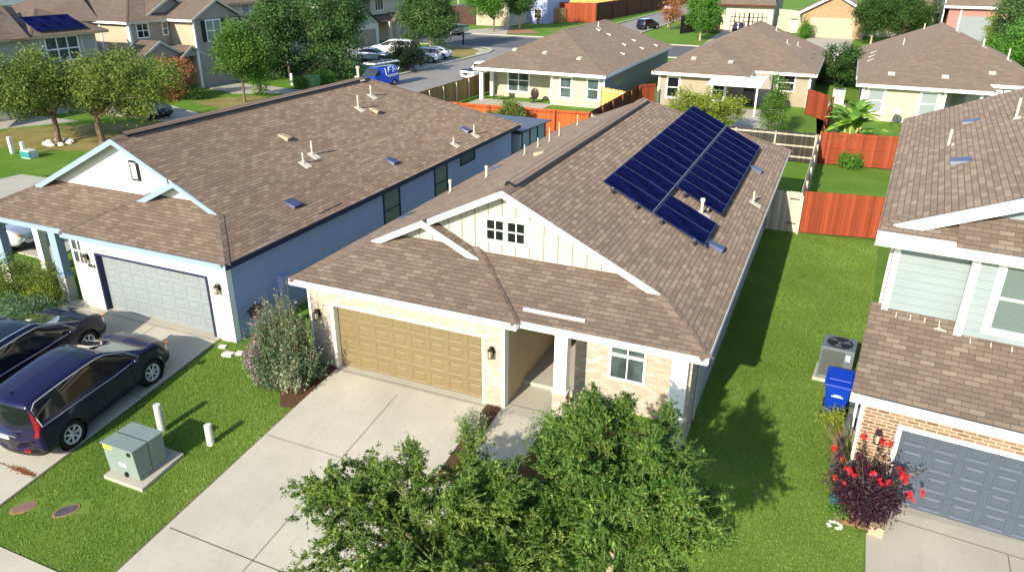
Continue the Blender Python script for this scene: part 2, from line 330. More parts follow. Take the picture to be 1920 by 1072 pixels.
# ------------------------------------------------------------------ setting
def clip(poly,y0,keep_above):
    out=[]
    for i in range(len(poly)):
        a,b=poly[i],poly[(i+1)%len(poly)]; ia=(a[1]>=y0)==keep_above or a[1]==y0; ib=(b[1]>=y0)==keep_above or b[1]==y0
        if ia: out.append(a)
        if ia!=ib:
            t=(y0-a[1])/(b[1]-a[1]); out.append((a[0]+t*(b[0]-a[0]),y0))
    return out
def sheet(name,poly,z,mat,kind='structure',skirt=.1,parent=None,label=None):
    mb=MB(); bands=[]
    hi=clip(poly,16,True); lo=clip(poly,16,False)
    mid=clip(lo,7,True) if lo else []; low=clip(lo,7,False) if lo else []
    for p in (hi,mid,low):
        if len(p)<3: continue
        q=[(x,y,gz(y)+z) for x,y in p]; mb.poly(q,(0,0,1))
        if skirt:
            c=sum(x for x,y in p)/len(p),sum(y for x,y in p)/len(p)
            for i in range(len(q)):
                a,b=q[i],q[(i+1)%len(q)]
                if abs(a[1]-b[1])<1e-6 and (abs(a[1]-16)<1e-6 or abs(a[1]-7)<1e-6): continue
                n=((b[1]-a[1]),-(b[0]-a[0]),0)
                if n[0]*((a[0]+b[0])/2-c[0])+n[1]*((a[1]+b[1])/2-c[1])<0: n=(-n[0],-n[1],0)
                mb.poly([a,b,(b[0],b[1],b[2]-skirt),(a[0],a[1],a[2]-skirt)],n)
    o=mb.build(name,mat,parent)
    if parent is None: tag(o,label,None,None,kind)
    return o
M=MAT
def strip(p0,p1,w,z,parent,name='expansion_joint'):
    p0=np.array(p0,float); p1=np.array(p1,float); n=12; mb=MB()
    d=(p1-p0)/np.linalg.norm(p1-p0); e=np.array([-d[1],d[0]])*w/2
    ys=[p0+(p1-p0)*i/n for i in range(n+1)]
    for a,b in zip(ys,ys[1:]):
        mb.poly([(*(a-e),gz(a[1])+z),(*(b-e),gz(b[1])+z),(*(b+e),gz(b[1])+z),(*(a+e),gz(a[1])+z)],(0,0,1))
    return mb.build(name,M['joint'],parent)
# ground far and wide
g=MB()
for y0,y1 in ((-400,7),(7,16),(16,900)):
    g.poly([(-700,y0,gz(y0)-.03),(700,y0,gz(y0)-.03),(700,y1,gz(y1)-.03),(-700,y1,gz(y1)-.03)],(0,0,1))
tag(g.build('ground',M['lawn2']),kind='structure')
# lawns
LAWN_L=[(-17.3,7.5),(-12.75,7.5),(-12.75,15.2),(-13.4,16.3),(-17.0,16.2),(-17.35,15.9)]
LAWN_R=[(-7.6,6.0),(2.1,6.0),(2.1,15.3),(1.7,16.6),(2.7,35.4),(-2.25,35.2),(-2.25,17.4),(-2.4,15.6),(-5.85,14.4),(-5.85,13.0),(-7.0,11.8),(-7.6,11.8)]
sheet('lawn',LAWN_L,0.,M['lawn']); sheet('lawn',LAWN_R,0.,M['lawn'])
sheet('lawn',[(-30,12),(-25.0,12.5),(-23.6,14.2),(-25.6,17.4),(-29.2,18.4),(-30.6,18.0)],0.,M['lawn'])
sheet('lawn',[(-52.5,30.3),(-39.4,27.4),(-38.5,29),(-37.2,31),(-37.2,41.2),(-47,41.2),(-51.0,38.4),(-54.2,34.8)],0.,M['dry'])
sheet('lawn',[(-52,28.2),(-40.9,27.3),(-38.0,29.4),(-37.0,31.5),(-42.5,33.0),(-46.5,31.4),(-52,30.2)],.012,M['lawn2'],skirt=0)
sheet('lawn',[(-51.6,44.2),(-44.2,44.2),(-44.2,56.5),(-51.2,53.4)],0.,M['lawn2'])
sheet('lawn',[(-51.2,48.6),(-46.5,47.2),(-44.4,52),(-48.5,53.6)],.012,M['dry'],skirt=0)
sheet('lawn',[(-55,58.5),(-45.6,57.6),(-44.4,61.5),(-44.4,71),(-56,71)],0.,M['lawn2'])
sheet('lawn',[(-54,86.5),(-45.2,86.5),(-43.6,90),(-44.3,95.2),(-47.5,97.6),(-54,97.6)],0.,M['dry'])
# yards behind
sheet('lawn',[(-2.2,35.3),(-.95,35.3),(-.95,49.0),(-14.5,49.0),(-14.5,38.8),(-2.2,38.8)],.004,M['lawn2'],skirt=0)
sheet('lawn',[(-.85,35.6),(3.6,35.8),(14,36.4),(14,49.6),(-.85,49.2)],.004,M['lawn2'],skirt=0)
sheet('lawn',[(-15.4,49.4),(-.8,49.4),(-.8,66),(-15.4,64)],.004,M['lawn2'],skirt=0)
sheet('lawn',[(-.7,49.8),(16,50.2),(16,66),(1.2,66),(1.0,100),(-1.6,100),(-1.6,66)],.004,M['lawn2'],skirt=0)
sheet('lawn',[(-30.2,49.2),(-15.6,49.2),(-15.6,62),(-30.2,62)],.004,M['lawn2'],skirt=0)
# driveways
dr=sheet('driveway',[(-12.74,16.45),(-7.72,16.45),(-7.7,13.2),(-7.62,9.4),(-7.55,5.5),(-12.9,5.5)],.035,M['conc'],skirt=.14)
strip((-12.72,16.1),(-7.72,16.1),.022,.040,dr); strip((-10.33,16.1),(-10.2,5.6),.018,.040,dr)
strip((-12.72,12.87),(-7.7,12.84),.015,.040,dr); strip((-12.72,9.41),(-7.62,9.35),.026,.040,dr)
dl=sheet('driveway',[(-17.4,16.45),(-22.6,16.45),(-24.6,16.4),(-24.3,15.2),(-22.7,14.2),(-22.4,7.4),(-17.25,7.4),(-17.3,12)],.035,M['conc'],skirt=.14)
strip((-17.4,16.0),(-24.4,16.0),.02,.040,dl); strip((-20.05,16.0),(-19.9,7.5),.018,.040,dl); strip((-22.35,16.0),(-22.3,14.2),.018,.040,dl)
strip((-17.3,12.87),(-22.3,12.9),.018,.040,dl); strip((-17.3,9.41),(-22.3,9.45),.03,.040,dl)
wk=sheet('walkway',[(-7.22,20.6),(-5.75,20.6),(-5.85,16.4),(-5.9,13.3),(-6.3,12.3),(-7.0,11.75),(-7.66,11.7),(-7.66,12.8),(-7.25,13.2)],.045,M['conc'],skirt=.14)
strip((-7.2,16.45),(-5.88,16.45),.02,.050,wk)
d3=sheet('driveway',[(2.4,16.42),(2.12,15.5),(2.14,13.9),(2.05,5),(7.6,5),(7.9,15.95)],.03,M['concd'],skirt=.12)
strip((2.14,15.75),(7.9,15.3),.02,.035,d3); strip((4.9,15.5),(4.8,5),.02,.035,d3)
sheet('sidewalk',[(-26,7.53),(-12.9,7.53),(-12.9,5.5),(-26,5.5)],.03,M['conc'],skirt=.1)
strip((-12.78,14.0),(-12.93,5.6),.06,.025,dr,'soil_edge'); strip((-17.33,15.8),(-17.22,7.5),.06,.025,dl,'soil_edge'); strip((-7.6,11.6),(-7.53,5.6),.06,.025,dr,'soil_edge')
# front bed of bark mulch
sheet('mulch_bed',[(-5.86,16.6),(-2.2,16.6),(-2.3,14.9),(-4.2,13.6),(-5.86,13.6)],.03,M['dirt'],skirt=.05)
sheet('mulch_bed',[(-7.7,16.25),(-7.23,16.25),(-7.23,13.2),(-7.7,12.9)],.03,M['dirt'],skirt=.05)
sheet('mulch_bed',[(-13.5,16.2),(-12.76,16.2),(-12.76,14.1),(-13.2,14.0),(-13.9,14.9)],.03,M['dirt'],skirt=.05)
sheet('mulch_bed',[(1.35,19.4),(1.8,19.4),(2.0,16.4),(1.7,16.3),(1.3,17.4)],.03,M['soil'],skirt=.05)
sheet('mulch_bed',[(1.45,17.0),(2.1,16.6),(2.15,15.2),(1.5,15.2)],.03,M['soil'],skirt=.05)
# streets
st=sheet('street',[(-43.2,47),(-35.2,47),(-35.2,90),(-34.2,96),(-30,98.6),(60,101),(60,112.6),(-33.2,113.2),(-33,118),(-33.6,150),(-34.4,260),(-42.6,260),(-41.2,150),(-41.0,118),(-43,115.2),(-120,114.2),(-120,98.6),(-47.5,98.6),(-44.2,96.2),(-43.2,92)],.006,M['asphl'],skirt=0)
sheet('street',[(-120,99.2),(-45,99.2),(-36,98.4),(-30,99.2),(60,101.6),(60,112.2),(-30,112.8),(-40,112.9),(-120,113.6)],.011,M['asph'],skirt=0)
def kerb(pts,w=.5,h=.12,name='kerb',mat='conc'):
    mb=MB(); P=[np.array(p,float) for p in pts]
    for a,b in zip(P,P[1:]):
        d=(b-a)/np.linalg.norm(b-a); n=np.array([-d[1],d[0]])*w/2
        mb.prism([(*(a-n),0),(*(b-n),0),(*(b+n),0),(*(a+n),0)],(0,0,h))
    return tag(mb.build(name,M[mat]),kind='structure')
kerb([(-43.5,50),(-43.5,92),(-44.4,95.6),(-46.2,97.7),(-49,98.3),(-110,98.3)])
kerb([(-35.0,50),(-35.0,89),(-33.8,95.4),(-30,97.9),(-10,99),(50,100.5)])
kerb([(-110,114.5),(-43.2,115.5),(-41.6,118),(-41.8,150),(-43,255)]); kerb([(-34.1,255),(-33,150),(-32.6,117.5),(-31.5,113.9),(-10,113.3),(50,112.9)])
sheet('sidewalk',[(-47.2,97.4),(-44.6,95),(-43.8,91),(-44.7,91),(-45.6,94.4),(-47.9,96.4),(-54,96.4),(-54,97.5)],.05,M['conc'],skirt=.05)
# sidewalk and drives along the west side of the street
sheet('sidewalk',[(-44.2,24),(-42.6,24),(-42.2,27.0),(-37.0,27.2),(-37.0,20),(-44.2,20)],.02,M['conc'],skirt=.05)
sheet('driveway',[(-37,19),(-28.5,18.6),(-29.9,21.5),(-32,26),(-37,27.2)],.02,M['conc'],skirt=.05)
sheet('driveway',[(-57,41.6),(-43.6,41.6),(-43.6,44.0),(-57,48.5)],.03,M['conc'],skirt=.05)
sheet('driveway',[(-56,30.4),(-64,30.4),(-62,39),(-52.5,38.8),(-54.6,35.2)],.03,M['conc'],skirt=.05)
sheet('driveway',[(-55.2,54.8),(-50.8,53.5),(-43.7,57.0),(-45.7,57.5),(-51,58.2),(-55.2,58.3)],.03,M['conc'],skirt=.05)
sheet('driveway',[(-61.8,77),(-43.7,73.4),(-43.7,85.4),(-54,86.2),(-61.8,93.5)],.03,M['concd'],skirt=.05)
# north side
sheet('driveway',[(-62,118),(-56.5,115),(-51,115.2),(-57.4,131)],.03,M['conc'],skirt=.05)
sheet('driveway',[(-19.8,113.4),(-15,113.4),(-13.5,144),(-21.2,144)],.03,M['conc'],skirt=.05)
sheet('driveway',[(-6.6,134.6),(-5.6,113.2),(-.2,113.2),(.4,136.6)],.03,M['conc'],skirt=.05)
sheet('driveway',[(13,140),(12.6,113),(18.6,113),(19.2,140)],.03,M['conc'],skirt=.05)
sheet('dry_bed',[(-56.6,119.5),(-51,118.6),(-47.5,121.5),(-52,127.6),(-56.4,128)],.02,M['soil'],skirt=.0)
sheet('patio',[(-29.4,57.5),(-22.6,57.5),(-22.6,61),(-29.4,61)],.05,M['conc'],skirt=.05)
sheet('patio',[(-8.2,57.8),(-5.0,54.6),(-3.6,57.6),(-4.2,66),(-8.8,66)],.05,M['conc'],skirt=.05)
sheet('patio',[(10.3,64),(14,64),(14,69),(10.3,69)],.05,M['conc'],skirt=.05)
# ------------------------------------------------------------------ world, sun, camera
SUN=np.array([-.150,-1.0,.496]); SUN/=np.linalg.norm(SUN)
w=bpy.data.worlds.new('World'); SC.world=w; w.use_nodes=True; nt=w.node_tree
sky=nt.nodes.new('ShaderNodeTexSky'); sky.sky_type='NISHITA'; sky.sun_disc=False
sky.sun_elevation=math.asin(SUN[2]); sky.sun_rotation=math.atan2(SUN[0],SUN[1])%(2*math.pi); sky.altitude=200; sky.air_density=1.; sky.dust_density=.6; sky.ozone_density=1.5
nt.links.new(sky.outputs[0],nt.nodes['Background'].inputs[0]); nt.nodes['Background'].inputs[1].default_value=.12
L=bpy.data.lights.new('sun','SUN'); L.energy=3.7; L.angle=R(.53); L.color=(1.,.91,.75)
lo=bpy.data.objects.new('sun',L); COL.objects.link(lo); lo.rotation_euler=Vector(-SUN).to_track_quat('-Z','Y').to_euler(); lo.location=(-10,-40,40)
cd=bpy.data.cameras.new('camera'); cam=bpy.data.objects.new('camera',cd); COL.objects.link(cam)
cd.sensor_fit='HORIZONTAL'; cd.sensor_width=36; cd.lens=36*FPX/1920; cd.clip_start=.1; cd.clip_end=3000
m3=Matrix((CM[0],-CM[1],-CM[2])).transposed(); cam.matrix_world=Matrix.Translation(Vector(CAM))@m3.to_4x4()
SC.camera=cam
vs=SC.view_settings; vs.view_transform='Standard'; vs.look='None'; vs.exposure=1.2; vs.gamma=1; vs.use_curve_mapping=False
# ------------------------------------------------------------------ house helpers
A=lambda *q: np.array(q,float)
Z=A(0,0,1)
def window(h,o,ux,n,w,hh,fm='white',pm='pane',tw=.09,cols=1,rows=2,mt=.045,local=False,trim=True,name='window',proud=.03):
    o,ux,n=A(*o),A(*ux),A(*n); mb=MB()
    a=[(-tw,0),(w,w+tw)]
    if trim:
        for r in a: mb.obox(o,ux,Z,n,r,(-tw,hh+tw),(-.01,proud))
        mb.obox(o,ux,Z,n,(0,w),(-tw,0),(-.01,proud)); mb.obox(o,ux,Z,n,(0,w),(hh,hh+tw),(-.01,proud))
    for i in range(1,cols): mb.obox(o,ux,Z,n,(w*i/cols-mt/2,w*i/cols+mt/2),(0,hh),(-.01,proud*.7))
    for i in range(1,rows): mb.obox(o,ux,Z,n,(0,w),(hh*i/rows-mt/2,hh*i/rows+mt/2),(-.01,proud*.62))
    f=mb.build(name,M[fm],h,local)
    p=MB(); p.obox(o,ux,Z,n,(0,w),(0,hh),(-.02,.008)); p.build('pane',M[pm],f,local)
    return f
def gdoor(h,o,ux,n,w,hh,mat,cols=8,rows=4,local=False,name='garage_door'):
    o,ux,n=A(*o),A(*ux),A(*n); mb=MB()
    mb.obox(o,ux,Z,n,(0,w),(0,hh),(-.06,-.02))
    cw,rh=w/cols,hh/rows
    P=lambda u,v,d:o+ux*u+Z*v+n*d
    for r in range(rows):
        for c in range(cols):
            u0,v0=c*cw,r*rh
            L=[(0,0,0),(.075,.07,0),(.095,.09,-.014),(.135,.13,-.014),(.16,.155,-.002)]
            rings=[[P(u0+a,v0+b,d),P(u0+cw-a,v0+b,d),P(u0+cw-a,v0+rh-b,d),P(u0+a,v0+rh-b,d)] for a,b,d in L]
            g=.006
            rings[0]=[P(u0,v0+g,0),P(u0+cw,v0+g,0),P(u0+cw,v0+rh-g,0),P(u0,v0+rh-g,0)]
            for A0,B0 in zip(rings,rings[1:]):
                for k in range(4): mb.poly([A0[k],A0[(k+1)%4],B0[(k+1)%4],B0[k]],n)
            mb.poly(rings[-1],n)
    return mb.build(name,M[mat],h,local)
def lantern(h,p,n,local=False):
    p,n=A(*p),A(*n); mb=MB(); mb.obox(p,np.cross(Z,n),Z,n,(-.06,.06),(-.1,.12),(0,.02))
    c=p+n*.14; mb.tube([p+Z*.1,p+n*.08+Z*.16,c+Z*.12],.012,5)
    mb.lathe(c,Z,[(.17,.0),(.165,.03),(.12,.03),(.08,.085),(.06,.09)],6); mb.lathe(c,Z,[(-.17,.0),(-.17,.07),(-.15,.07)],6)
    for k in range(6):
        t=k*math.pi/3; q=A(math.cos(t),math.sin(t),0)*.072; mb.tube([c+q-Z*.16,c+q+Z*.07],.008,4)
    o=mb.build('wall_lantern',M['bronze'],h,local)
    g=MB(); g.lathe(c,Z,[(-.15,.05),(.06,.062)],6); g.build('lantern_glass',M['peach'],o,local)
def cap(roof,p0,p1,w=.15,sl=.486,mat='cap',local=False,lift=.03):
    p0,p1=A(*p0),A(*p1); d=p1-p0; e=np.cross(d,Z); e/=np.linalg.norm(e); mb=MB(); up=Z*lift
    hip=abs(d[2])/np.linalg.norm(d[:2])
    dz=sl*w*(.72 if hip>.1 else 1.)
    for s in (-1,1):
        o=e*s*w-Z*dz
        mb.poly([p0+up,p1+up,p1+o+up*.6,p0+o+up*.6],(0,0,1)); mb.poly([p0+o+up*.6,p1+o+up*.6,p1+o-up,p0+o-up],e*s)
    return mb.build('ridge_cap',M[mat],roof,local)
def pipe(roof,p,h=.5,r=.035,mat='pvc',hood=False,local=False,down=(1,0)):
    p=A(*p); mb=MB(); mb.tube([p-Z*.05,p+Z*h],r,8)
    if hood: mb.lathe(p+Z*h,Z,[(0,r),(0,r*1.6),(.1,r*1.6),(.12,.001)],8)
    d=A(down[0],down[1],0)*.3; q=A(-d[1],d[0],0)*.6; s=A(0,0,.3*.486)
    mb.prism([p-d*.4-q+s*.4,p+d-q-s,p+d+q-s,p-d*.4+q+s*.4],(0,0,.02))
    return mb.build('vent_pipe',M[mat],roof,local)
def rvent(roof,p,down,mat='ventt',w=.34,l=.42,h=.12,sl=.486,local=False):
    p=A(*p); d=A(down[0],down[1],0); e=A(-d[1],d[0],0); dn=(d-Z*sl)/math.hypot(1,sl); n=(Z+d*sl)/math.hypot(1,sl)
    mb=MB(); P=lambda a,b,c:p+dn*a+e*b+n*c
    V=[P(-l/2,-w/2,0),P(-l/2,w/2,0),P(l/2,w/2,0),P(l/2,-w/2,0),P(-l/2,-w*.42,h*.25),P(-l/2,w*.42,h*.25),P(l/2,w*.42,h),P(l/2,-w*.42,h)]
    mb.add(V,[(0,1,5,4),(1,2,6,5),(2,3,7,6),(3,0,4,7),(4,5,6,7)])
    return mb.build('roof_vent',M[mat],roof,local)
def fascia(h,pts,hgt,mat,n=None,t=.03,name='fascia',drop=0.,local=False):
    """board hanging below each segment of pts, facing outward n"""
    mb=MB()
    for a,b in zip(pts,pts[1:]):
        a,b=A(*a),A(*b); nn=A(*n) if n is not None else None
        d=Z*(-hgt); 
        if nn is None:
            e=np.cross(b-a,Z); e/=np.linalg.norm(e)
        else: e=nn
        mb.prism([a-Z*drop,b-Z*drop,b+d-Z*drop,a+d-Z*drop],e*t)
    return mb.build(name,M[mat],h,local)
def wallbox(h,name,mat,x0,x1,y0,y1,z0,z1,local=False):
    return MB().box(x0,x1,y0,y1,z0,z1).build(name,M[mat],h,local)
# ------------------------------------------------------------------ the two one-storey houses of the same plan (one mirrored)
def one_storey(h,X,c,yB=17.6,xw=-7.25):
    """c: colour keys. X maps plan x (garage on the low-x side)"""
    s=.486; xl,xr,xm=-14.0,-1.86,-7.93; yb=39.2; zE=2.9; zr=zE+(xr-xm)*s; yR=17.65; yw=18.05; yp,yg=16.12,15.9
    P=lambda x,y,z:(X(x),y,z)
    sg=1 if X(1)>X(0) else -1
    # walls
    w=MB(); w.box(X(-13.6),X(-7.25),16.5,38.7,-.12,2.86); w.box(X(-5.6),X(-2.3),yB,38.7,-.12,2.86); w.box(X(-7.25),X(-5.6),20.6,38.7,-.12,2.86)
    wl=w.build('wall',M[c['side']],h)
    w=MB(); w.box(X(-13.6),X(-7.25),16.25,16.42,2.72,2.86)
    b=MB()
    b.box(X(-13.6),X(-12.76),16.22,16.42,-.12,2.78); b.box(X(-7.84),X(xw),16.22,16.42,-.12,2.78); b.box(X(-12.76),X(-7.84),16.22,16.42,2.15,2.78)
    b.build('brick_front',M[c['brick']],h)
    b=MB(); b.box(X(-5.6),X(-2.24),yB-.1,yB,-.1,2.8); b.build('brick_wall',M[c['brick2']],h)
    b=MB(); b.box(X(-7.25),X(-7.19),16.45,20.6,-.1,2.8); b.build('porch_side_wall',M[c['porch']],h)
    # jamb and garage door
    j=MB(); j.box(X(-12.84),X(-12.74),16.20,16.43,0,2.2); j.box(X(-7.86),X(-7.78),16.20,16.43,0,2.2); j.box(X(-12.74),X(-7.86),16.20,16.43,2.12,2.2)
    j.build('garage_door_trim',M[c['jamb']],h)
    a=X(-12.74); bb=X(-7.86)
    gdoor(h,(min(a,bb),16.40,.03),(1,0,0),(0,-1,0),4.88,2.1,c['gar'])
    MB().box(X(-13.64),X(-13.56),16.21,16.45,-.1,2.8).build('corner_trim',M[c['corner']],h); MB().box(X(-7.29),X(-7.18),16.205,16.47,-.1,2.8).build('corner_trim',M[c['corner']],h)
    fnd=MB(); fnd.box(X(-13.65),X(-7.2),17.6,38.75,-.3,.16); fnd.box(X(-7.2),X(-2.26),max(yB,17.6)+.02,38.76,-.3,.16); fnd.box(X(-13.63),X(-7.22),16.2,17.6,-.35,.0); fnd.build('foundation',M['conc'],h)
    # porch columns
    for xa,xb in ((-5.8,-5.45),(-2.72,-2.32)):
        cm=MB(); cm.box(X(xa),X(xb),16.32,16.62,.9,2.74); cm.box(X(xa-.04),X(xb+.04),16.28,16.66,.86,.92)
        co=cm.build('column',M[c['col']],h); MB().box(X(xa-.02),X(xb+.02),16.30,16.64,-.1,.86).build('plinth',M[c['brick']],co)
    if yB<18: MB().box(X(-2.32),X(-2.24),16.5,17.6,-.1,2.74).build('brick_return',M[c['brick2']],h)
    # front door in the alcove, front window
    d=MB().box(X(-6.9),X(-5.95),20.54,20.6,.05,2.1).build('front_door',M['door'],h)
    MB().ball((X(-6.05),20.5,1.0),.035,8,5).build('door_handle',M['chrome'],d)
    x0=X(-4.56); x1=X(-3.66)
    if yB<18: window(h,(min(x0,x1),17.5,1.02),(1,0,0),(0,-1,0),.90,1.3,c['wfr'],'paneg',.07,2,1,.03)
    if yB<18: MB().box(min(x0,x1)-.07,max(x0,x1)+.07,17.44,17.5,1.70,1.77).build('window_rail',M[c['wfr']],h)
    # roof
    r=MB()
    r.poly([P(xr,yp,zE),P(xr,yb,zE),P(xm,yb-(xr-xm),zr),P(xm,yR,zr),P(xr-(yR-yp),yR,zE+(yR-yp)*s)],(0,0,1))
    r.poly([P(xl,yg,zE),P(xl,yb,zE),P(xm,yb-(xr-xm),zr),P(xm,yR,zr),P(xl+(yR-yg),yR,zE+(yR-yg)*s)],(0,0,1))
    r.poly([P(xr,yb,zE),P(xl,yb,zE),P(xm,yb-(xr-xm),zr)],(0,0,1))
    gx=-6.72; top=lambda y,y0: zE+(y-y0)*s
    r.poly([P(-9.6,yp,zE-.004),P(xr,yp,zE),P(xr-(yw-yp),yw,top(yw,yp)),P(-9.6,yw,top(yw,yp))],(0,0,1))
    r.poly([P(xl,yg,zE),P(gx,yg,zE),P(gx-(yw-yg),yw,top(yw,yg)),P(xl+(yw-yg),yw,top(yw,yg))],(0,0,1))
    r.poly([P(gx,yg,zE),P(gx,yp,zE),P(gx-(yw-yp),yw,top(yw,yp)),P(gx-(yw-yg),yw,top(yw,yg))],(0,0,1))
    # small gable's short slope against the big gable wall
    xa=-10.45; za=zE+(xa-xl)*s; xb=-8.33; zb=za-(xb-xa)*s
    r.poly([P(xa,yR,za+.02),P(xb,yR,zb+.02),P(xb,yw,zb+.02),P(xa,yw,za+.02)],(0,0,1))
    ro=r.build('roof',M[c['roof']],h)
    cap(ro,P(xr,yp,zE),P(xr-(yR-yp),yR,zE+(yR-yp)*s),.16); cap(ro,P(xl,yg,zE),P(xl+(yR-yg),yR,zE+(yR-yg)*s),.16)
    cap(ro,P(gx,yg,zE),P(gx-(yw-yg),yw,top(yw,yg)),.13); cap(ro,P(xm,yb-6.07,zr),P(xr,yb,zE),.16); cap(ro,P(xm,yb-6.07,zr),P(xl,yb,zE),.16)
    cap(ro,P(xm,yR,zr),P(xm,yb-6.07,zr),.2)
    v=MB()
    for a_,b_,q in ((.13,.20,-1),(.13,.20,1)):
        x_=X(xm)+q*.0
    v.prism([(X(xm)-.17,18.2,zr-.04),(X(xm)+.17,18.2,zr-.04),(X(xm)+.12,18.2,zr+.085),(X(xm)-.12,18.2,zr+.085)],(0,14.6,0)); v.build('ridge_vent',M['dark'],ro)
    v=MB(); v.poly([(X(xm)-.24,18.15,zr+.02),(X(xm),18.15,zr+.125),(X(xm),32.9,zr+.125),(X(xm)-.24,32.9,zr+.02)],(0,0,1)); v.poly([(X(xm)+.2,18.15,zr+.05),(X(xm),18.15,zr+.125),(X(xm),32.9,zr+.125),(X(xm)+.2,32.9,zr+.05)],(0,0,1)); v.build('ridge_cap',M['cap'],ro)
    # gable walls
    gw=MB(); gw.prism([P(-3.72,yw,3.7),P(xm,yw,zr-.05),P(-10.3,yw,zr-.05-(10.3-7.93)*s),P(-10.3,yw,3.7)],(0,.1,0))
    gw.prism([P(-12.0,yw-.02,3.75),P(xa,yw-.02,za-.04),P(-8.6,yw-.02,3.75)],(0,.1,0))
    gw.build('gable_wall',M[c['gable']],h)
    # rake boards
    fh=.2
    k=MB()
    def rake(a,b,hh=fh,y=yR-.03,t=.06):
        a,b=A(*a),A(*b); k.prism([a-Z*.01,b-Z*.01,b-Z*hh,a-Z*hh],(0,t,0))
    def RK(xA,zA,xB,zB,hh=fh): rake(P(xA,yR-.03,zA),P(xB,yR-.03,zB),hh)
    RK(xm,zr,xr-(yR-yp),zE+(yR-yp)*s); RK(xm,zr,-10.25,zr-(10.25-7.93)*s); RK(xa,za+.02,xl+(yR-yg),zE+(yR-yg)*s); RK(xa,za+.02,xb,zb+.02)
    k.build('rake_board',M[c['rake']],h)
    f=MB(); f.box(X(xl)-.0,X(gx),yg-.02,yg+.02,zE-.2,zE-.015); f.box(X(gx-.02),X(xr),yp-.02,yp+.02,zE-.2,zE-.015); f.box(X(gx-.03),X(gx),yg+.02,yp,zE-.2,zE-.02); f.build('front_fascia',M[c['fas']],h)
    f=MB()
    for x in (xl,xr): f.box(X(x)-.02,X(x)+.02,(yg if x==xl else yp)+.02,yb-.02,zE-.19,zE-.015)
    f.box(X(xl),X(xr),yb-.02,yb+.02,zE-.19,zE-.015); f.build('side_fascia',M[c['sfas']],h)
    f=MB(); f.box(X(xl),X(-13.6),yg,yb,zE-.2,zE-.18); f.box(X(xr),X(-2.3),yp,yb,zE-.2,zE-.18); f.box(X(-13.6),X(-7.25),yg,16.3,zE-.2,zE-.18); f.box(X(-7.25),X(-2.3),yp,20.6,zE-.2,zE-.18); f.build('soffit',M[c['fas']],h)
    return ro
s_=.486
MRz=lambda x:2.9+(-1.86-x)*s_
MLz=lambda x:2.9+(x+14.0)*s_
# main house
H1=thing('one_storey_house','cream one-storey house in the centre with tan garage door and brown shingle roof','house',(-7.93,27,0))
ro=one_storey(H1,lambda x:x,dict(side='greywall',brick='brickc',brick2='brickc',porch='tan',jamb='cream',gar='gtan',corner='cream',col='white',wfr='white',roof='shin',gable='board',rake='white',fas='white',sfas='white'))
MB().box(-8.66,-7.26,18.03,18.06,4.16,4.96).build('window_surround',M['white'],H1)
for x0 in (-8.54,-7.90): window(H1,(x0,18.03,4.27),(1,0,0),(0,-1,0),.50,.57,'white','paned',.05,2,2,.035)
for i in range(16):
    x=-10.2+i*.42; zt=5.8-abs(x+7.93)*.486-.02
    zb_=3.86 if x>-8.6 else 4.63-(x+10.45)*.486+.06
    if zt-zb_>.12:
        for a_,b_ in ([(zb_,4.16),(4.96,zt)] if -8.68<x<-7.24 else [(zb_,zt)]):
            if b_-a_>.05: MB().box(x-.02,x+.02,18.025,18.06,a_,b_).build('batten',M['battenm'],H1)  # battens coloured darker to stand for their thin shadow lines
for i in range(7):
    x=-11.6+i*.42; zt=4.59-abs(x+10.45)*.486
    if zt-3.95>.1: MB().box(x-.02,x+.02,18.005,18.04,3.9,zt).build('batten',M['battenm'],H1)
lantern(H1,(-13.28,16.22,1.78),(0,-1,0)); lantern(H1,(-7.55,16.22,1.78),(0,-1,0))
for x,y,h_,hd in ((-3.64,24.45,.42,1),(-2.38,28.5,.45,0)): pipe(ro,(x,y,MRz(x)),h_,.05 if hd else .035,'pvc',hd)
for x,y,h_,hd in ((-11.72,24.7,.32,1),(-13.06,24.3,.38,1),(-11.92,28.9,.42,0),(-11.95,30.5,.4,0),(-11.6,31.0,.6,0),(-11.58,32.2,.62,0),(-11.69,35.1,.5,0)): pipe(ro,(x,y,MLz(x)),h_,.042 if hd else .024,'pvc',hd,down=(-.6,0))
for x,y in ((-9.96,25.7),): rvent(ro,(x,y,MLz(x)),(-1,0),'ventt')
for x,y in ((-13.23,21.4),(-12.67,27.6)): rvent(ro,(x,y,MLz(x)),(-1,0),'ventb',.45,.5,.07)
for x,y in ((-2.87,32.6),(-2.87,22.5)): rvent(ro,(x,y,MRz(x)),(1,0),'ventb',.42,.62,.13)
MB().prism([(-6.75,16.42,3.05),(-5.05,16.42,3.05),(-5.05,16.47,3.075),(-6.75,16.47,3.075)],(0,0,.05)).build('diverter_strip',M['white'],ro)
MB().box(-2.3,-2.22,17.7,17.78,.1,2.7).build('downpipe',M['ventp'],H1); MB().box(-2.3,-2.2,26,26.5,.8,1.5).build('utility_box',M['ventp'],H1)
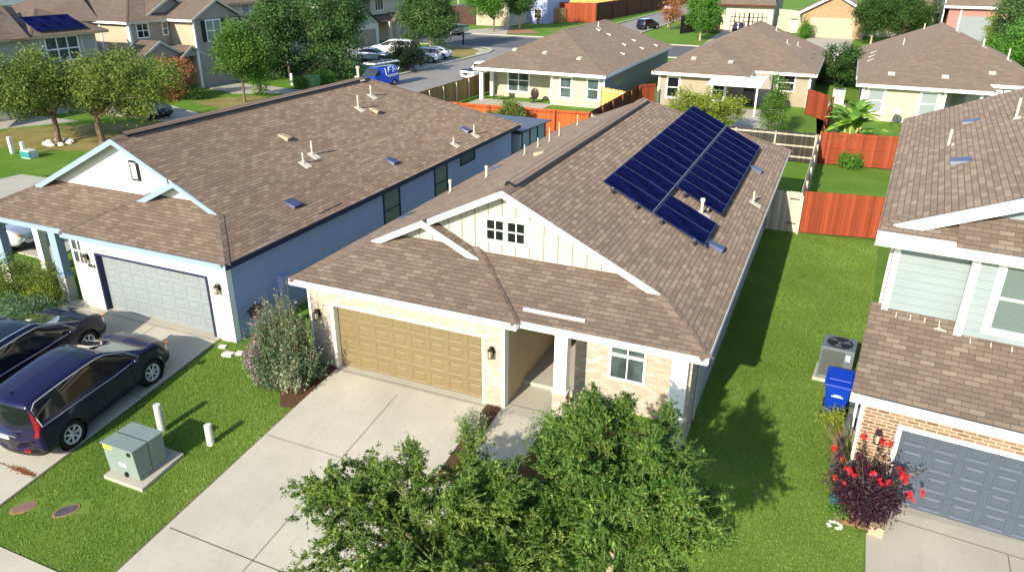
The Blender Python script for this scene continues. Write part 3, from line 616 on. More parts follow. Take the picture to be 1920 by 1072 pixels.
# left house (mirrored plan)
H2=thing('one_storey_house','pale blue one-storey house with white front, blue side wall and closed pale blue garage door','house',(-22.47,27,0))
XL=lambda x:-30.4-x
LRz=lambda x:2.9+(-16.4-x)*s_
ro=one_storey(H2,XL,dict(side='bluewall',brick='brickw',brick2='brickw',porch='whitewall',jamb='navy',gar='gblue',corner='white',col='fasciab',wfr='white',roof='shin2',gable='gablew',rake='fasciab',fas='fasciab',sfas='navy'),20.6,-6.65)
v=MB(); v.box(-22.25,-21.85,17.98,18.06,4.35,5.05); vo=v.build('gable_vent',M['dark'],H2)
v=MB(); v.box(-22.18,-21.92,17.96,18.0,4.42,4.98)
v.build('louvre',M['gablew'],vo)
v=MB()
for i in range(5): v.box(-22.18,-22.12,17.95,17.98,4.46+i*.1,4.50+i*.1)
v.build('louvre_slot',M['dark'],vo)
window(H2,(-23.62,16.22,1.72),(1,0,0),(0,-1,0),.5,.86,'white','paneg',.06,2,2,.05)
MB().box(-28.25,-27.95,17.9,18.2,0,2.8).build('column',M['white'],H2)
lantern(H2,(-22.98,16.22,1.98),(0,-1,0)); lantern(H2,(-17.12,16.22,1.9),(0,-1,0))
v=MB()
for i,x in enumerate((-22.98,-22.86,-22.74)):
    v.box(x-.03,x+.03,16.19,16.22,1.62,1.72)
    if i!=1: v.box(x+.03,x+.05,16.19,16.22,1.62,1.67)
v.build('house_number',M['dark'],H2)
wn=lambda y0,y1,z0,z1,c,r: window(H2,(-16.8,y0,z0),(0,1,0),(1,0,0),y1-y0,z1-z0,'navy','pane',.1,c,r,.06)
for y0,y1,z0,z1,r in ((25.4,26.55,.95,2.5,2),(29.8,30.9,.95,2.5,2),(32.45,33.9,2.12,2.6,1)): wn(y0,y1,z0,z1,1,r)
for x,y,h_ in ((-18.9,23.1,.42),(-19.15,24.0,.55),(-21.27,31.6,.5),(-20.75,29.7,.6),(-17.02,34.4,.5),(-17.0,32.1,.3)): pipe(ro,(x,y,LRz(x)),h_,.035,'pvc')
pipe(ro,(-22.49,32.4,5.95),.45,.06,'pvc',True)
for x,y in ((-20.36,23.9),(-20.32,30.4)): rvent(ro,(x,y,LRz(x)),(1,0),'ventt',.3,.5,.16)
for x,y in ((-17.44,20.5),(-17.46,27.2),(-17.46,34.3)): rvent(ro,(x,y,LRz(x)),(1,0),'ventb',.5,.5,.1)
v=MB().box(-16.66,-16.62,20.9,22.3,2.97,3.03); v.build('diverter_strip',M['dark'],ro)
m=MB(); m.box(-16.8,-16.55,18.5,18.85,.85,1.45); m.box(-16.8,-16.6,18.55,18.8,0,.85); mo=m.build('electric_meter_box',M['bluewall'],H2)
g=MB(); g.lathe((-16.56,18.68,1.2),(1,0,0),[(0,.11),(.08,.10),(.11,.06),(.115,.001)],14); g.build('meter_dial',M['head'],mo)
# patio shed roof behind the left house
e=thing('shed','grey metal lean-to shed with slate roof behind the pale blue house','shed',(-18.5,42,0))
sh=MB(); sh.box(-22.2,-16.6,39.5,43.6,0,2.2); sh.build('wall',M['shed'],e)
sh=MB(); sh.prism([(-22.6,39.4,2.55),(-16.4,39.4,2.4),(-16.3,43.9,2.25),(-22.4,43.9,2.3)],(0,0,.07)); sh.build('roof',M['shedr'],e)
sh=MB()
for y in (39.8,41.0,42.2,43.5): sh.box(-16.6,-16.55,y-.04,y+.04,0,2.25)
sh.build('post',M['dark'],e)
# ------------------------------------------------------------------ right house (turned 5 degrees, two storeys)
H3=thing('two_storey_house','pale blue two-storey house with orange brick front and slate grey garage door','house',(1.3,16.0,0),R(-5.0))
def RB(name,mat,*b,parent=None): return MB().box(*b).build(name,M[mat],parent or H3,True)
RB('side_wall','bluewall',.26,11,2.36,17,-.1,5.85); RB('garage_wall','bluewall',.32,11,.52,2.36,-.1,2.7)
b=MB(); b.box(.30,1.13,.22,.42,-.1,2.68); b.box(1.13,6.1,.22,.42,2.13,2.68); b.box(6.1,8,.22,.42,-.1,2.68); b.build('brick_front',M['bricko'],H3,True)
b=MB(); b.box(1.05,1.15,.18,.44,0,2.2); b.box(6.05,6.15,.18,.44,0,2.2); b.box(1.15,6.05,.18,.44,2.12,2.2); b.box(.27,.33,.2,.3,-.1,2.68); b.build('garage_door_trim',M['white'],H3,True)
gdoor(H3,(1.17,.41,.02),(1,0,0),(0,-1,0),4.88,2.1,'ggrey',8,4,True)
lantern(H3,(.72,.22,1.85),(0,-1,0),True)
s5=.5
r=MB(); r.poly([(0,0,2.85),(9,0,2.85),(9,2.42,4.06),(-.02,2.42,4.06)],(0,0,1)); lr=r.build('lower_roof',M['shin'],H3,True)
f=MB(); f.box(0,9,-.03,.01,2.62,2.83); f.build('fascia',M['white'],H3,True)
f=MB(); f.prism([(0,.01,2.83),(0,2.4,4.03),(0,2.4,3.85),(0,.01,2.63)],(.03,0,0)); f.build('rake_board',M['white'],H3,True)
RB('front_wall','paleblue',.3,1.82,2.32,2.37,3.8,5.8); RB('bay_wall','paleblue',1.8,11,2.0,2.4,3.7,5.8)
RB('corner_trim','white',.22,.36,2.27,2.42,3.7,5.8); RB('corner_trim','white',1.76,1.92,1.95,2.1,3.6,5.8)
window(H3,(2.42,2.0,4.15),(1,0,0),(0,-1,0),1.6,1.45,'white','pane',.16,2,2,.06,True); 
v=MB()
for x,y in ((.55,2.24),(.85,2.24),(1.15,2.24),(1.45,2.24),(2.1,1.93),(2.5,1.93),(2.9,1.93),(3.3,1.93)): v.prism([(x,y-.13,2.86+(y-.13)*.5),(x+.018,y-.13,2.86+(y-.13)*.5),(x+.018,y,2.86+y*.5),(x,y,2.86+y*.5)],(0,0,.008))
v.prism([(1.35,2.0,3.86),(1.62,1.97,3.85),(1.62,2.0,3.86),(1.5,2.03,3.875),(1.47,2.12,3.92),(1.44,2.03,3.875)],(0,0,.008)); v.build('sealant_marks',M['peach'],H3,True)
# upper roofs: main gable with pent strips along the eave
xe,ze,su=-.2,5.98,.42
r=MB(); r.poly([(xe,2.0,ze),(xe-.2,16.6,ze),(6.3,16.6,ze+(6.3-xe)*su),(6.3,2.25,ze+(6.3-xe)*su),(.1,2.25,ze+.3*su)],(0,0,1)); r.poly([(13,2.25,ze),(13,16.6,ze),(6.3,16.6,ze+(6.3-xe)*su),(6.3,2.25,ze+(6.3-xe)*su)],(0,0,1)); ur=r.build('upper_roof',M['shin'],H3,True)
r=MB(); r.poly([(xe,1.98,ze-.005),(1.37,1.98,ze-.005),(1.37,2.6,ze+.25),(xe+.3,2.6,ze+.25)],(0,0,1)); r.poly([(1.37,1.62,ze),(11,1.62,ze),(11,2.6,ze+.5),(1.37,2.6,ze+.5)],(0,0,1)); r.poly([(1.37,1.62,ze),(1.37,2.6,ze+.5),(1.37,2.6,ze+.2),(1.37,1.9,ze-.1)],(-1,0,0)); r.build('pent_roof',M['shin'],H3,True)
f=MB(); f.box(xe,1.38,1.95,1.99,ze-.22,ze-.01); f.box(1.36,11,1.59,1.63,ze-.22,ze-.01); f.box(1.36,1.39,1.63,1.95,ze-.22,ze-.02); f.build('fascia',M['white'],H3,True)
f=MB(); f.prism([(xe,1.99,ze-.01),(xe-.2,16.6,ze-.01),(xe-.2,16.6,ze-.2),(xe,1.99,ze-.2)],(.03,0,0)); f.build('gutter',M['cream'],H3,True)
f=MB(); f.prism([(.08,2.18,ze+.28*su-.01),(6.3,2.18,ze+6.5*su-.01),(6.3,2.18,ze+6.5*su-.3),(.45,2.18,ze-.02)],(0,.07,0)); f.build('rake_board',M['white'],H3,True)
RB('soffit','white',xe,.3,2.0,16.6,ze-.24,ze-.22); RB('soffit','white',xe,11,1.62,2.4,ze-.24,ze-.22)
g=MB(); g.prism([(.5,2.62,ze+.1),(6.3,2.62,ze+6.4*su),(12,2.62,ze+.1)],(0,.1,0)); g.build('gable_wall',M['paleblue'],H3,True)
uz=lambda x:ze+(x-xe)*su
for x,y,h_ in ((1.05,9.6,.5),(2.7,11.3,.62)): pipe(ur,(x,y,uz(x)),h_,.04,'pvc',False,True,(-1,0))
for x,y in ((1.35,7.1),(1.65,12.6)): rvent(ur,(x,y,uz(x)),(-1,0),'ventb',.5,.5,.12,su,True)
d=MB(); d.box(.14,.2,2.52,2.58,.1,5.74); d.build('downpipe',M['cream'],H3,True)
# ------------------------------------------------------------------ houses behind
def hip(mb,x0,x1,y0,y1,z,s=.48):
    w,d=x1-x0,y1-y0
    if w<d: k=w/2; a,b=(x0+k,y0+k,z+k*s),(x0+k,y1-k,z+k*s)
    else: k=d/2; a,b=(x0+k,y0+k,z+k*s),(x1-k,y0+k,z+k*s)
    c=[(x0,y0,z),(x1,y0,z),(x1,y1,z),(x0,y1,z)]
    if w<d: fs=[[c[0],c[1],a],[c[1],c[2],b,a],[c[2],c[3],b],[c[3],c[0],a,b]]
    else: fs=[[c[0],c[1],b,a],[c[1],c[2],b],[c[2],c[3],a,b],[c[3],c[0],a]]
    for f in fs: mb.poly(f,(0,0,1))
    return c,a,b
def eaves(h,c,mat,hh=.2,name='fascia'):
    f=MB(); x0,y0,z=c[0]; x1,y1,_=c[2]
    f.box(x0,x1,y0-.02,y0+.02,z-hh,z-.01); f.box(x0,x1,y1-.02,y1+.02,z-hh,z-.01); f.box(x0-.02,x0+.02,y0+.02,y1-.02,z-hh,z-.01); f.box(x1-.02,x1+.02,y0+.02,y1-.02,z-hh,z-.01)
    f.box(x0+.02,x1-.02,y0+.02,y1-.02,z-hh,z-hh+.02)
    return f.build(name,M[mat],h)
def hipcaps(ro,c,a,b,mat='cap'):
    w=c[1][0]-c[0][0]<c[2][1]-c[1][1]
    for p,q in ((c[0],a),(c[1],a if w else b),(c[2],b),(c[3],b if w else a)): cap(ro,p,q,.17,.48,mat)
# cream house behind the orange fence
H4=thing('one_storey_house','cream one-storey house with covered patio behind the orange fence','house',(-23.7,72,0))
r=MB(); c,a,b=hip(r,-29.7,-17.75,60.0,85.0,2.85); ro=r.build('roof',M['shin3'],H4); hipcaps(ro,c,a,b,'shin3'); cap(ro,a,b,.2,.48,'shin3'); eaves(H4,c,'white',.26)
wallbox(H4,'wall','palewall',-22.7,-18.15,60.9,84.6,-.1,2.7); wallbox(H4,'patio_wall','palewall',-29.2,-22.7,63.2,84.6,-.1,2.7)
wallbox(H4,'shaded_side_wall','shadegrey',-18.15,-18.1,60.95,84.6,-.1,2.65)  # shade on this side painted in as a dark grey skin
for x in (-29.35,): 
    for y in (60.5,62.7): wallbox(H4,'patio_post','white',x,x+.32,y,y+.32,0,2.65)
MB().box(-18.22,-18.05,60.83,61.0,-.1,2.66).build('corner_trim',M['white'],H4); MB().box(-22.78,-22.62,60.83,61.0,-.1,2.66).build('corner_trim',M['white'],H4); 
for x0 in (-21.9,-19.5): window(H4,(x0,60.9,.75),(1,0,0),(0,-1,0),.9,1.55,'white','paneg',.16,1,2,.07)
window(H4,(-27.7,63.2,.55),(1,0,0),(0,-1,0),1.9,1.85,'white','paneg',.16,2,2,.09)
d=MB().box(-23.75,-22.9,63.12,63.2,.05,2.15).build('back_door',M['cream'],H4); MB().box(-23.45,-23.05,63.1,63.13,1.15,2.0).build('door_pane',M['paned'],d)
window(H4,(-18.1,64.3,1.5),(0,1,0),(1,0,0),2.0,.75,'greengrey','paneg',.1,2,1,.1)
for x,y in ((-26.9,62.7),(-24.0,62.5),(-20.7,62.0)): rvent(ro,(x,y,2.85+(y-60)*.48),(0,-1),'ventp',.45,.45,.16)
rz=lambda x:2.85+(-17.75-x)*.48
for x,y in ((-22.6,73.0),(-21.7,73.6),(-20.1,77.1),(-20.0,73.2),(-18.9,75.8),(-19.1,69.6),(-18.6,80.5)): rvent(ro,(x,y,rz(x)),(1,0),'ventp',.3,.45,.14)
pipe(ro,(-23.0,74.3,rz(-23.)),.45,.06,'ventp')
# tan house behind the roof ridge
H5=thing('one_storey_house','tan one-storey house with white shade sheet over its patio door','house',(-8.6,76,0))
r=MB(); c,a,b=hip(r,-15.1,-2.1,68.6,88.6,2.85); c2,a2,b2=hip(r,-15.06,-7.1,64.5,80,2.84)
ro=r.build('roof',M['shin3'],H5); cap(ro,a,b,.2,.48,'shin3'); cap(ro,c[1],a,.17,.48,'shin3'); cap(ro,c2[0],a2,.17,.48,'shin3'); cap(ro,c2[1],a2,.17,.48,'shin3')
eaves(H5,c,'cream',.26); eaves(H5,c2,'cream',.26)
wallbox(H5,'wall','beigewall',-14.5,-8.9,65.2,88,-.1,2.7); wallbox(H5,'wall','beigewall',-5.6,-2.6,69.2,88,-.1,2.7); wallbox(H5,'patio_wall','taupe',-8.9,-5.6,68.4,88,-.1,2.7)  # taupe on patio_wall stands for the deep shade of the recess
wallbox(H5,'shaded_side_wall','shadegrey',-2.6,-2.55,69.25,88,-.1,2.65)  # darker skin over the tan wall, its shade put into the colour
MB().box(-14.58,-14.42,65.12,65.3,-.1,2.66).build('corner_trim',M['white'],H5); MB().box(-2.7,-2.52,69.12,69.3,-.1,2.66).build('corner_trim',M['white'],H5); MB().box(-9.0,-8.84,65.14,65.3,-.1,2.66).build('corner_trim',M['white'],H5); 
for x0 in (-13.75,-9.95): window(H5,(x0,65.2,.75),(1,0,0),(0,-1,0),.9,1.55,'white','paned',.16,1,2,.07)
window(H5,(-5.1,69.2,1.3),(1,0,0),(0,-1,0),1.25,1.3,'white','paned',.14,1,2,.08)
d=MB().box(-7.8,-6.9,68.34,68.4,.05,2.1).build('patio_door',M['paned'],H5)
for x,y in ((-12.0,66.5),(-8.9,66.3)): rvent(ro,(x,y,2.85+(y-64.5)*.48),(0,-1),'ventp',.45,.45,.14)
rz=lambda x:2.85+(-2.1-x)*.48
for x,y in ((-3.0,76.),(-3.1,79.4),(-3.2,83.)): rvent(ro,(x,y,rz(x)),(1,0),'dark',.2,.25,.12)
for x,y,h_ in ((-6.9,81,.5),(-5.4,76.5,.35),(-4.6,79,.35)): pipe(ro,(x,y,rz(x)),h_,.05,'ventp')
pipe(ro,(-9.0,76,5.9),1.1,.05,'dark')
e=thing('shade_sail','white sheet patio cover on posts behind the tan house','patio cover',(-7.8,63.6,0))
sh=MB(); sh.prism([(-10.1,62.6,2.3),(-5.9,62.6,2.3),(-5.75,65.6,2.75),(-9.95,65.6,2.75)],(0,0,.05)); sh.build('cover_sheet',M['shade'],e)
sh=MB()
for k in (1,2): sh.prism([(-10.1+4.2*k/3,62.6,2.36),(-10.07+4.2*k/3,62.6,2.36),(-9.92+4.2*k/3,65.6,2.81),(-9.95+4.2*k/3,65.6,2.81)],(0,0,.01))
sh.build('sheet_joint',M['ventp'],e)
for x in (-9.7,-6.2): MB().box(x,x+.12,62.75,62.87,0,2.3).build('post',M['white'],e)
# pale house on the right with recessed porch
H6=thing('one_storey_house','cream one-storey house with recessed porch, beyond the banana plant','house',(7.5,78,0))
r=MB(); c,a,b=hip(r,.9,14.6,69.0,93,2.85); c2,a2,b2=hip(r,.94,10.4,65.0,82,2.84)
ro=r.build('roof',M['shin3'],H6); cap(ro,a,b,.2,.48,'shin3'); cap(ro,c[1],a,.17,.48,'shin3'); cap(ro,c2[0],a2,.17,.48,'shin3'); cap(ro,c2[1],a2,.17,.48,'shin3')
eaves(H6,c,'white',.26); eaves(H6,c2,'white',.26)
wallbox(H6,'wall','palewall',1.5,7.2,65.6,92.5,-.1,2.7); wallbox(H6,'wall','palewall',9.6,14.0,69.4,92.5,-.1,2.7); wallbox(H6,'porch_wall','greengrey',7.2,9.6,68.2,92.5,-.1,2.7)
MB().box(1.42,1.6,65.52,65.7,-.1,2.66).build('corner_trim',M['white'],H6); MB().box(7.1,7.28,65.52,65.7,-.1,2.66).build('corner_trim',M['white'],H6); MB().box(9.5,9.7,65.6,65.8,-.1,2.66).build('corner_trim',M['white'],H6); 
for x0 in (1.95,5.65): window(H6,(x0,65.6,.75),(1,0,0),(0,-1,0),1.05,1.6,'white','panel',.18,1,2,.07)
for x0 in (10.2,11.6): window(H6,(x0,69.4,.7),(1,0,0),(0,-1,0),1.2,1.6,'white','panel',.14,1,2,.08)
d=MB().box(7.95,8.9,68.14,68.2,.05,2.1).build('back_door',M['doorg'],H6); MB().box(8.15,8.7,68.1,68.14,1.2,1.95).build('door_pane',M['pane'],d)
for x,y in ((3.3,66.4),(7.0,66.4)): rvent(ro,(x,y,2.85+(y-65)*.48),(0,-1),'ventp',.5,.5,.05)
rvent(ro,(10.6,70.4,2.85+1.4*.48),(0,-1),'ventp',.5,.5,.05)
lz=lambda x:2.85+(x-.9)*.48
for x,y in ((1.9,76.8),(2.0,79.6),(2.2,82.5)): rvent(ro,(x,y,lz(x)),(-1,0),'ventp',.2,.6,.06)
pipe(ro,(4.4,79,lz(4.4)),.6,.05,'ventp'); pipe(ro,(6.3,86,lz(6.3)),.55,.06,'ventp')
rz=lambda x:2.85+(14.6-x)*.48
for x,y,h_ in ((8.8,83,1.8),(10.6,78.5,.6),(12.6,78,.9)): pipe(ro,(x,y,rz(x)),h_,.06,'white')
# ---- west side of the street
def gablex(mb,xf,xb,y0,y1,z,s):
    """gable roof, ridge along x, gable end at xf"""
    ym=(y0+y1)/2; zr=z+(y1-y0)/2*s
    mb.poly([(xf,y0,z),(xb,y0,z),(xb,ym,zr),(xf,ym,zr)],(0,0,1)); mb.poly([(xf,y1,z),(xb,y1,z),(xb,ym,zr),(xf,ym,zr)],(0,0,1)); return ym,zr
def gable_end(h,xf,y0,y1,z,s,wall,trim,ov=.35,hh=.22):
    ym=(y0+y1)/2; zr=z+(y1-y0)/2*s
    MB().prism([(xf-ov,y0+ov,z-.05),(xf-ov,y1-ov,z-.05),(xf-ov,ym,zr-ov*s-.05)],(.06,0,0)).build('gable_wall',M[wall],h)
    k=MB()
    for ya in (y0,y1): k.prism([(xf,ya,z),(xf,ym,zr),(xf,ym,zr-hh),(xf,ya,z-hh)],(.05,0,0))
    k.build('rake_board',M[trim],h)
def eave_b(h,x0,x1,y,z,mat,ax='y',hh=.2):
    f=MB()
    if ax=='y': f.box(x0,x1,y-.02,y+.02,z-hh,z-.01)
    else: f.box(y-.02,y+.02,x0,x1,z-hh,z-.01)
    f.build('fascia',M[mat],h)
E7=(1,0,0)
H7=thing('two_storey_house','taupe two-storey house with dark shutters and double-gabled porch','house',(-62,55,0))
r=MB(); c,a,b=hip(r,-76,-57.9,49.4,63.5,6.15,.5); r.poly([(-66.4,47.6,6.1),(-66.4,52,8.2),(-61.2,49.5,6.16),(-61.2,49.4,6.1)],(0,0,1))
ym,zr=gablex(r,-55.0,-64,53.9,60.7,6.15,.5); ym2,zr2=gablex(r,-58.6,-66,52.2,58.6,6.5,.5)
r.poly([(-55.1,60.4,6.2),(-58,60.4,6.2),(-58,61.6,6.15),(-55.1,61.6,6.15)],(0,0,1))
ro=r.build('roof',M['shin3'],H7); hipcaps(ro,c,a,b,'shin3')
gable_end(H7,-55.0,53.9,60.7,6.15,.5,'taupe','ventp'); gable_end(H7,-58.6,52.2,58.6,6.5,.5,'taupe','ventp')
eave_b(H7,-76,-57.9,49.4,6.15,'white'); eave_b(H7,49.4,54,-57.9,6.15,'ventp','x'); eave_b(H7,-58.3,-55,53.9,6.15,'white'); eave_b(H7,60.4,61.6,-55.1,6.15,'ventp','x')
wallbox(H7,'front_wall','taupe',-58.4,-58.3,49.95,63,-.1,6.1); wallbox(H7,'side_wall','h6lit',-75,-58.4,49.9,63,-.1,6.1)  # one siding in two tones: shade painted on the front, sun on the side
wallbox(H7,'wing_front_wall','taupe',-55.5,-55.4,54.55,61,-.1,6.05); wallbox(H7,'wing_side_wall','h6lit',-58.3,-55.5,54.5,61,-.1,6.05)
MB().box(-55.52,-55.36,54.44,54.6,-.1,6.0).build('corner_trim',M['white'],H7); MB().box(-58.5,-58.26,49.84,50.05,-.1,6.0).build('corner_trim',M['white'],H7); MB().box(-55.45,-55.36,60.9,61.06,-.1,6).build('corner_trim',M['white'],H7); MB().box(-61.9,-61.7,49.8,49.95,-.1,6.0).build('corner_trim',M['white'],H7); 
window(H7,(-55.4,56.0,4.15),(0,1,0),E7,1.75,1.75,'white','panel',.13,2,2,.09)
for y in (55.35,57.92): MB().box(-55.4,-55.34,y,y+.5,4.1,5.95).build('shutter',M['dark'],H7)
window(H7,(-55.4,59.65,4.8),(0,1,0),E7,.5,1.1,'white','panel',.1,1,2,.07)
window(H7,(-58.3,50.75,4.75),(0,1,0),E7,1.2,1.1,'white','paned',.1,2,2,.07); window(H7,(-58.3,53.6,4.8),(0,1,0),E7,.5,1.0,'white','pane',.1,1,2,.07)
d=MB(); d.box(-58.5,-58.4,54.2,54.3,4.2,6.0); d.build('downpipe',M['white'],H7)
p=MB(); y1,z1=gablex(p,-55.8,-58.3,47.9,53.6,3.1,.52); y2,z2=gablex(p,-55.4,-58.3,52.4,55.4,3.05,.6); pr=p.build('porch_roof',M['shin3'],H7)
gable_end(H7,-55.8,47.9,53.6,3.1,.52,'taupe','ventp',.2); gable_end(H7,-55.4,52.4,55.4,3.05,.6,'taupe','ventp',.2)
eave_b(H7,-58.3,-55.8,47.9,3.1,'white')
for y in (48.2,49.4,52.7): MB().box(-56.2,-55.85,y,y+.4,-.1,2.95).build('porch_post',M['ventp'],H7)
wallbox(H7,'porch_recess','brownf',-58.3,-58.2,50.3,54.4,-.1,2.6)
H8=thing('two_storey_house','sage grey two-storey house with solar panels on its front roof slope','house',(-64,41,0))
r=MB(); c,a,b=hip(r,-74,-57.3,39.9,47.0,5.75,.5); r.poly([(-57.3,30,5.7),(-57.3,40.4,5.7),(-66,40.4,10.05),(-66,30,10.05)],(0,0,1)); r.poly([(-58.6,39.0,5.75),(-56.8,38.2,5.75),(-56.8,39.6,5.75),(-62,41.5,7.9),(-63,38,7.9)],(0,0,1))
ro=r.build('roof',M['shin3'],H8); hipcaps(ro,c,a,b,'shin3')
eave_b(H8,30,47,-57.3,5.75,'ventt','x'); eave_b(H8,-74,-57.3,47.0,5.75,'ventt'); eave_b(H8,-74,-57.3,39.9,5.75,'white')
wallbox(H8,'wall','greengrey',-73,-58,40.3,46.1,-.1,5.6); wallbox(H8,'wall','greengrey',-73,-58.3,29.5,40.3,-.1,5.6)
MB().box(-58.1,-57.95,45.95,46.15,2.9,5.6).build('corner_trim',M['ventp'],H8); MB().box(-58.1,-57.95,41.05,41.3,2.9,5.6).build('corner_trim',M['ventp'],H8); MB().box(-58.08,-57.96,44.75,44.9,2.9,5.6).build('corner_trim',M['ventp'],H8); 
window(H8,(-58.0,41.65,3.72),(0,1,0),E7,2.75,1.7,'white','paneg',.12,3,2,.1)
p=MB(); p.poly([(-55.9,38.0,2.55),(-55.9,48.2,2.55),(-58.3,47.4,3.7),(-58.3,38,3.7)],(0,0,1)); p.poly([(-55.9,48.2,2.55),(-60.5,48.2,2.55),(-58.3,47.4,3.7)],(0,0,1)); p.poly([(-55.6,30,2.5),(-55.6,38.4,2.5),(-58.3,38.4,3.7),(-58.3,30,3.7)],(0,0,1)); p.build('lower_roof',M['shin3'],H8)
MB().box(-58.1,-55.95,38.2,48.1,2.3,2.5).build('fascia',M['ventt'],H8); wallbox(H8,'garage_wall','greengrey',-58.0,-56.4,40.2,47.4,-.1,2.4)
d=MB(); d.lathe((-57.97,41.0,4.55),E7,[(0,.12),(.06,.1),(.07,.001)],10); d.build('wall_lamp',M['paper'],H8)
Hb=thing('two_storey_house','cream stuccoed house peeping between two brown roofs','house',(-88,62,0))
wallbox(Hb,'wall','whitewall',-96,-86,44,70,0,7.5); r=MB(); c,a,b=hip(r,-97,-85.4,43,71,7.4,.5); r.build('roof',M['shin3'],Hb); window(Hb,(-86,57.7,4.7),(0,1,0),E7,1.5,1.6,'white','pane',.15,1,1)
H9=thing('two_storey_house','pale stuccoed house with arched porch and dark eave trim','house',(-66,98,0))
wallbox(H9,'wall','whitewall',-78,-66.5,88,106,0,6.2); wallbox(H9,'upper_wall','stucco',-66.5,-63.5,95.7,105,3.8,6.2); wallbox(H9,'upper_side_wall','taupe',-66.5,-66.4,88,95.7,0,6.2)
r=MB(); c,a,b=hip(r,-79,-62.9,87.5,106.5,6.2,.5); ro=r.build('roof',M['shin3'],H9); eaves(H9,c,'ventp')
p=MB(); gablex(p,-61.6,-67,87.6,95.4,3.0,.5); gablex(p,-61.2,-66,98.2,102.6,2.9,.5); p.poly([(-61.8,94,3.0),(-61.8,106,3.0),(-66,106,4.4),(-66,94,4.4)],(0,0,1)); p.build('lower_roof',M['shin3'],H9)
gable_end(H9,-61.6,87.6,95.4,3.0,.5,'gablew','dark',.3); gable_end(H9,-61.2,98.2,102.6,2.9,.5,'taupe','dark',.3)
wallbox(H9,'garage_wall','gablew',-67,-61.9,88,95,0,3.0); MB().box(-61.9,-61.85,89.3,94.2,0,2.2).build('garage_door',M['taupe'],H9)
w_=MB(); w_.box(-61.6,-61.5,98.5,99.2,0,2.9); w_.box(-61.6,-61.5,100.6,102.3,0,2.9); w_.box(-61.6,-61.5,99.2,100.6,2.3,2.9); w_.build('arch_wall',M['taupe'],H9)
wallbox(H9,'porch_back','peach',-64.2,-64.1,96,104.5,0,2.8); MB().box(-64.1,-64.05,96.2,97.4,0,2.3).build('front_door',M['door'],H9); wallbox(H9,'porch_post','stucco',-61.9,-61.5,97.4,98.0,0,2.9)
window(H9,(-63.5,96.9,4.4),(0,1,0),E7,2.0,1.7,'white','paned',.1,3,1,.08); window(H9,(-61.9,91.0,3.4),(0,1,0),E7,.7,.8,'white','paned',.05,2,1,.06)
H10=thing('two_storey_house','long cream house with three small windows beyond the street trees','house',(-70,76,0))
wallbox(H10,'wall','cream2',-76,-66,66.5,84.5,0,6.6); r=MB(); c,a,b=hip(r,-77,-65.3,66,85,6.5,.45); r.build('roof',M['shin3'],H10); eaves(H10,c,'ventt')
for y in (69.2,72.6,76.2): window(H10,(-66,y,4.6),(0,1,0),E7,1.2,1.6,'white','panel',.1,1,2)
p=MB(); c,a,b=hip(p,-66.2,-57.6,63.4,72,3.2,.42); p.build('lower_roof',M['shin3'],H10); wallbox(H10,'lower_wall','cream2',-66,-58.2,64,71.4,0,3.1)
p=MB(); gablex(p,-61,-66.5,72.6,78.6,3.4,.5); p.build('garage_roof',M['shin3'],H10); gable_end(H10,-61,72.6,78.6,3.4,.5,'cream2','ventt'); wallbox(H10,'garage_wall','cream2',-66.5,-61.4,73,78.2,0,3.4)
# ---- north side of the cross street
F7=(0,-1,0)
H11=thing('two_storey_house','blue-grey house with cream garage behind the slender street trees','house',(-56,140,0))
wallbox(H11,'wall','bluewall',-64,-53.3,139.5,152,0,7); wallbox(H11,'garage_wall','cream2',-64,-57.4,131,139.6,0,4.5); wallbox(H11,'red_side_wall','door',-70,-64.1,132,140,0,3.2)
r=MB(); c,a,b=hip(r,-64.6,-52.7,139,152.6,7,.5); r.build('roof',M['shin3'],H11); MB().box(-63.6,-58.2,130.95,131,0,2.6).build('garage_door',M['gcream'],H11)
window(H11,(-55.9,139.5,1.0),(1,0,0),F7,1.3,1.5,'white','paned',.1,2,2)
H12=thing('two_storey_house','white two-storey house with silver garage door and front brown porch roof','house',(-18,150,0))
wallbox(H12,'wall','cream2',-24.5,-13.2,146,160,0,8); wallbox(H12,'side_wall','shadegrey',-13.2,-13.1,144.1,160,0,7.8); wallbox(H12,'garage_wall','stucco',-21.2,-13.2,144,146,0,4.3)  # side_wall is a darker skin with the shade painted in
r=MB(); r.poly([(-24.4,143.2,4.3),(-12.8,143.2,4.3),(-13.6,146.4,6.2),(-24.0,146.4,6.2)],(0,0,1)); r.poly([(-12.8,143.2,4.3),(-12.8,147,4.3),(-13.6,146.4,6.2)],(1,0,0)); r.build('porch_roof',M['shin3'],H12); MB().box(-24.4,-12.8,143.15,143.25,4.0,4.28).build('fascia',M['brownf'],H12)
gdoor(H12,(-20.3,144.0,0),(1,0,0),F7,6.2,2.9,'gsilver',8,4); MB().box(-22.9,-22.1,143.95,144.05,0,2.9).build('front_door',M['door'],H12); wallbox(H12,'porch_wall','stucco',-24.0,-21.2,144.6,146,0,4.2); wallbox(H12,'porch_post','white',-24.0,-23.7,143.4,143.7,0,4.2)
for x in (-22.6,-18.4,-16.0): window(H12,(x,146,6.4),(1,0,0),F7,1.7,1.5,'white','panel',.15,1,1)
r=MB(); c,a,b=hip(r,-25,-12.6,145,161,8,.5); r.build('roof',M['shin3'],H12)
H13=thing('two_storey_house','tan brick house with broad cream garage door under a white gable','house',(-2,142,0))
wallbox(H13,'brick_garage','brickt',-7.9,1.6,136.0,146,0,4.0); MB().prism([(-7.9,136,4.0),(1.6,136,4.0),(-3.15,136,6.6)],(0,.2,0)).build('gable_wall',M['brickt'],H13)
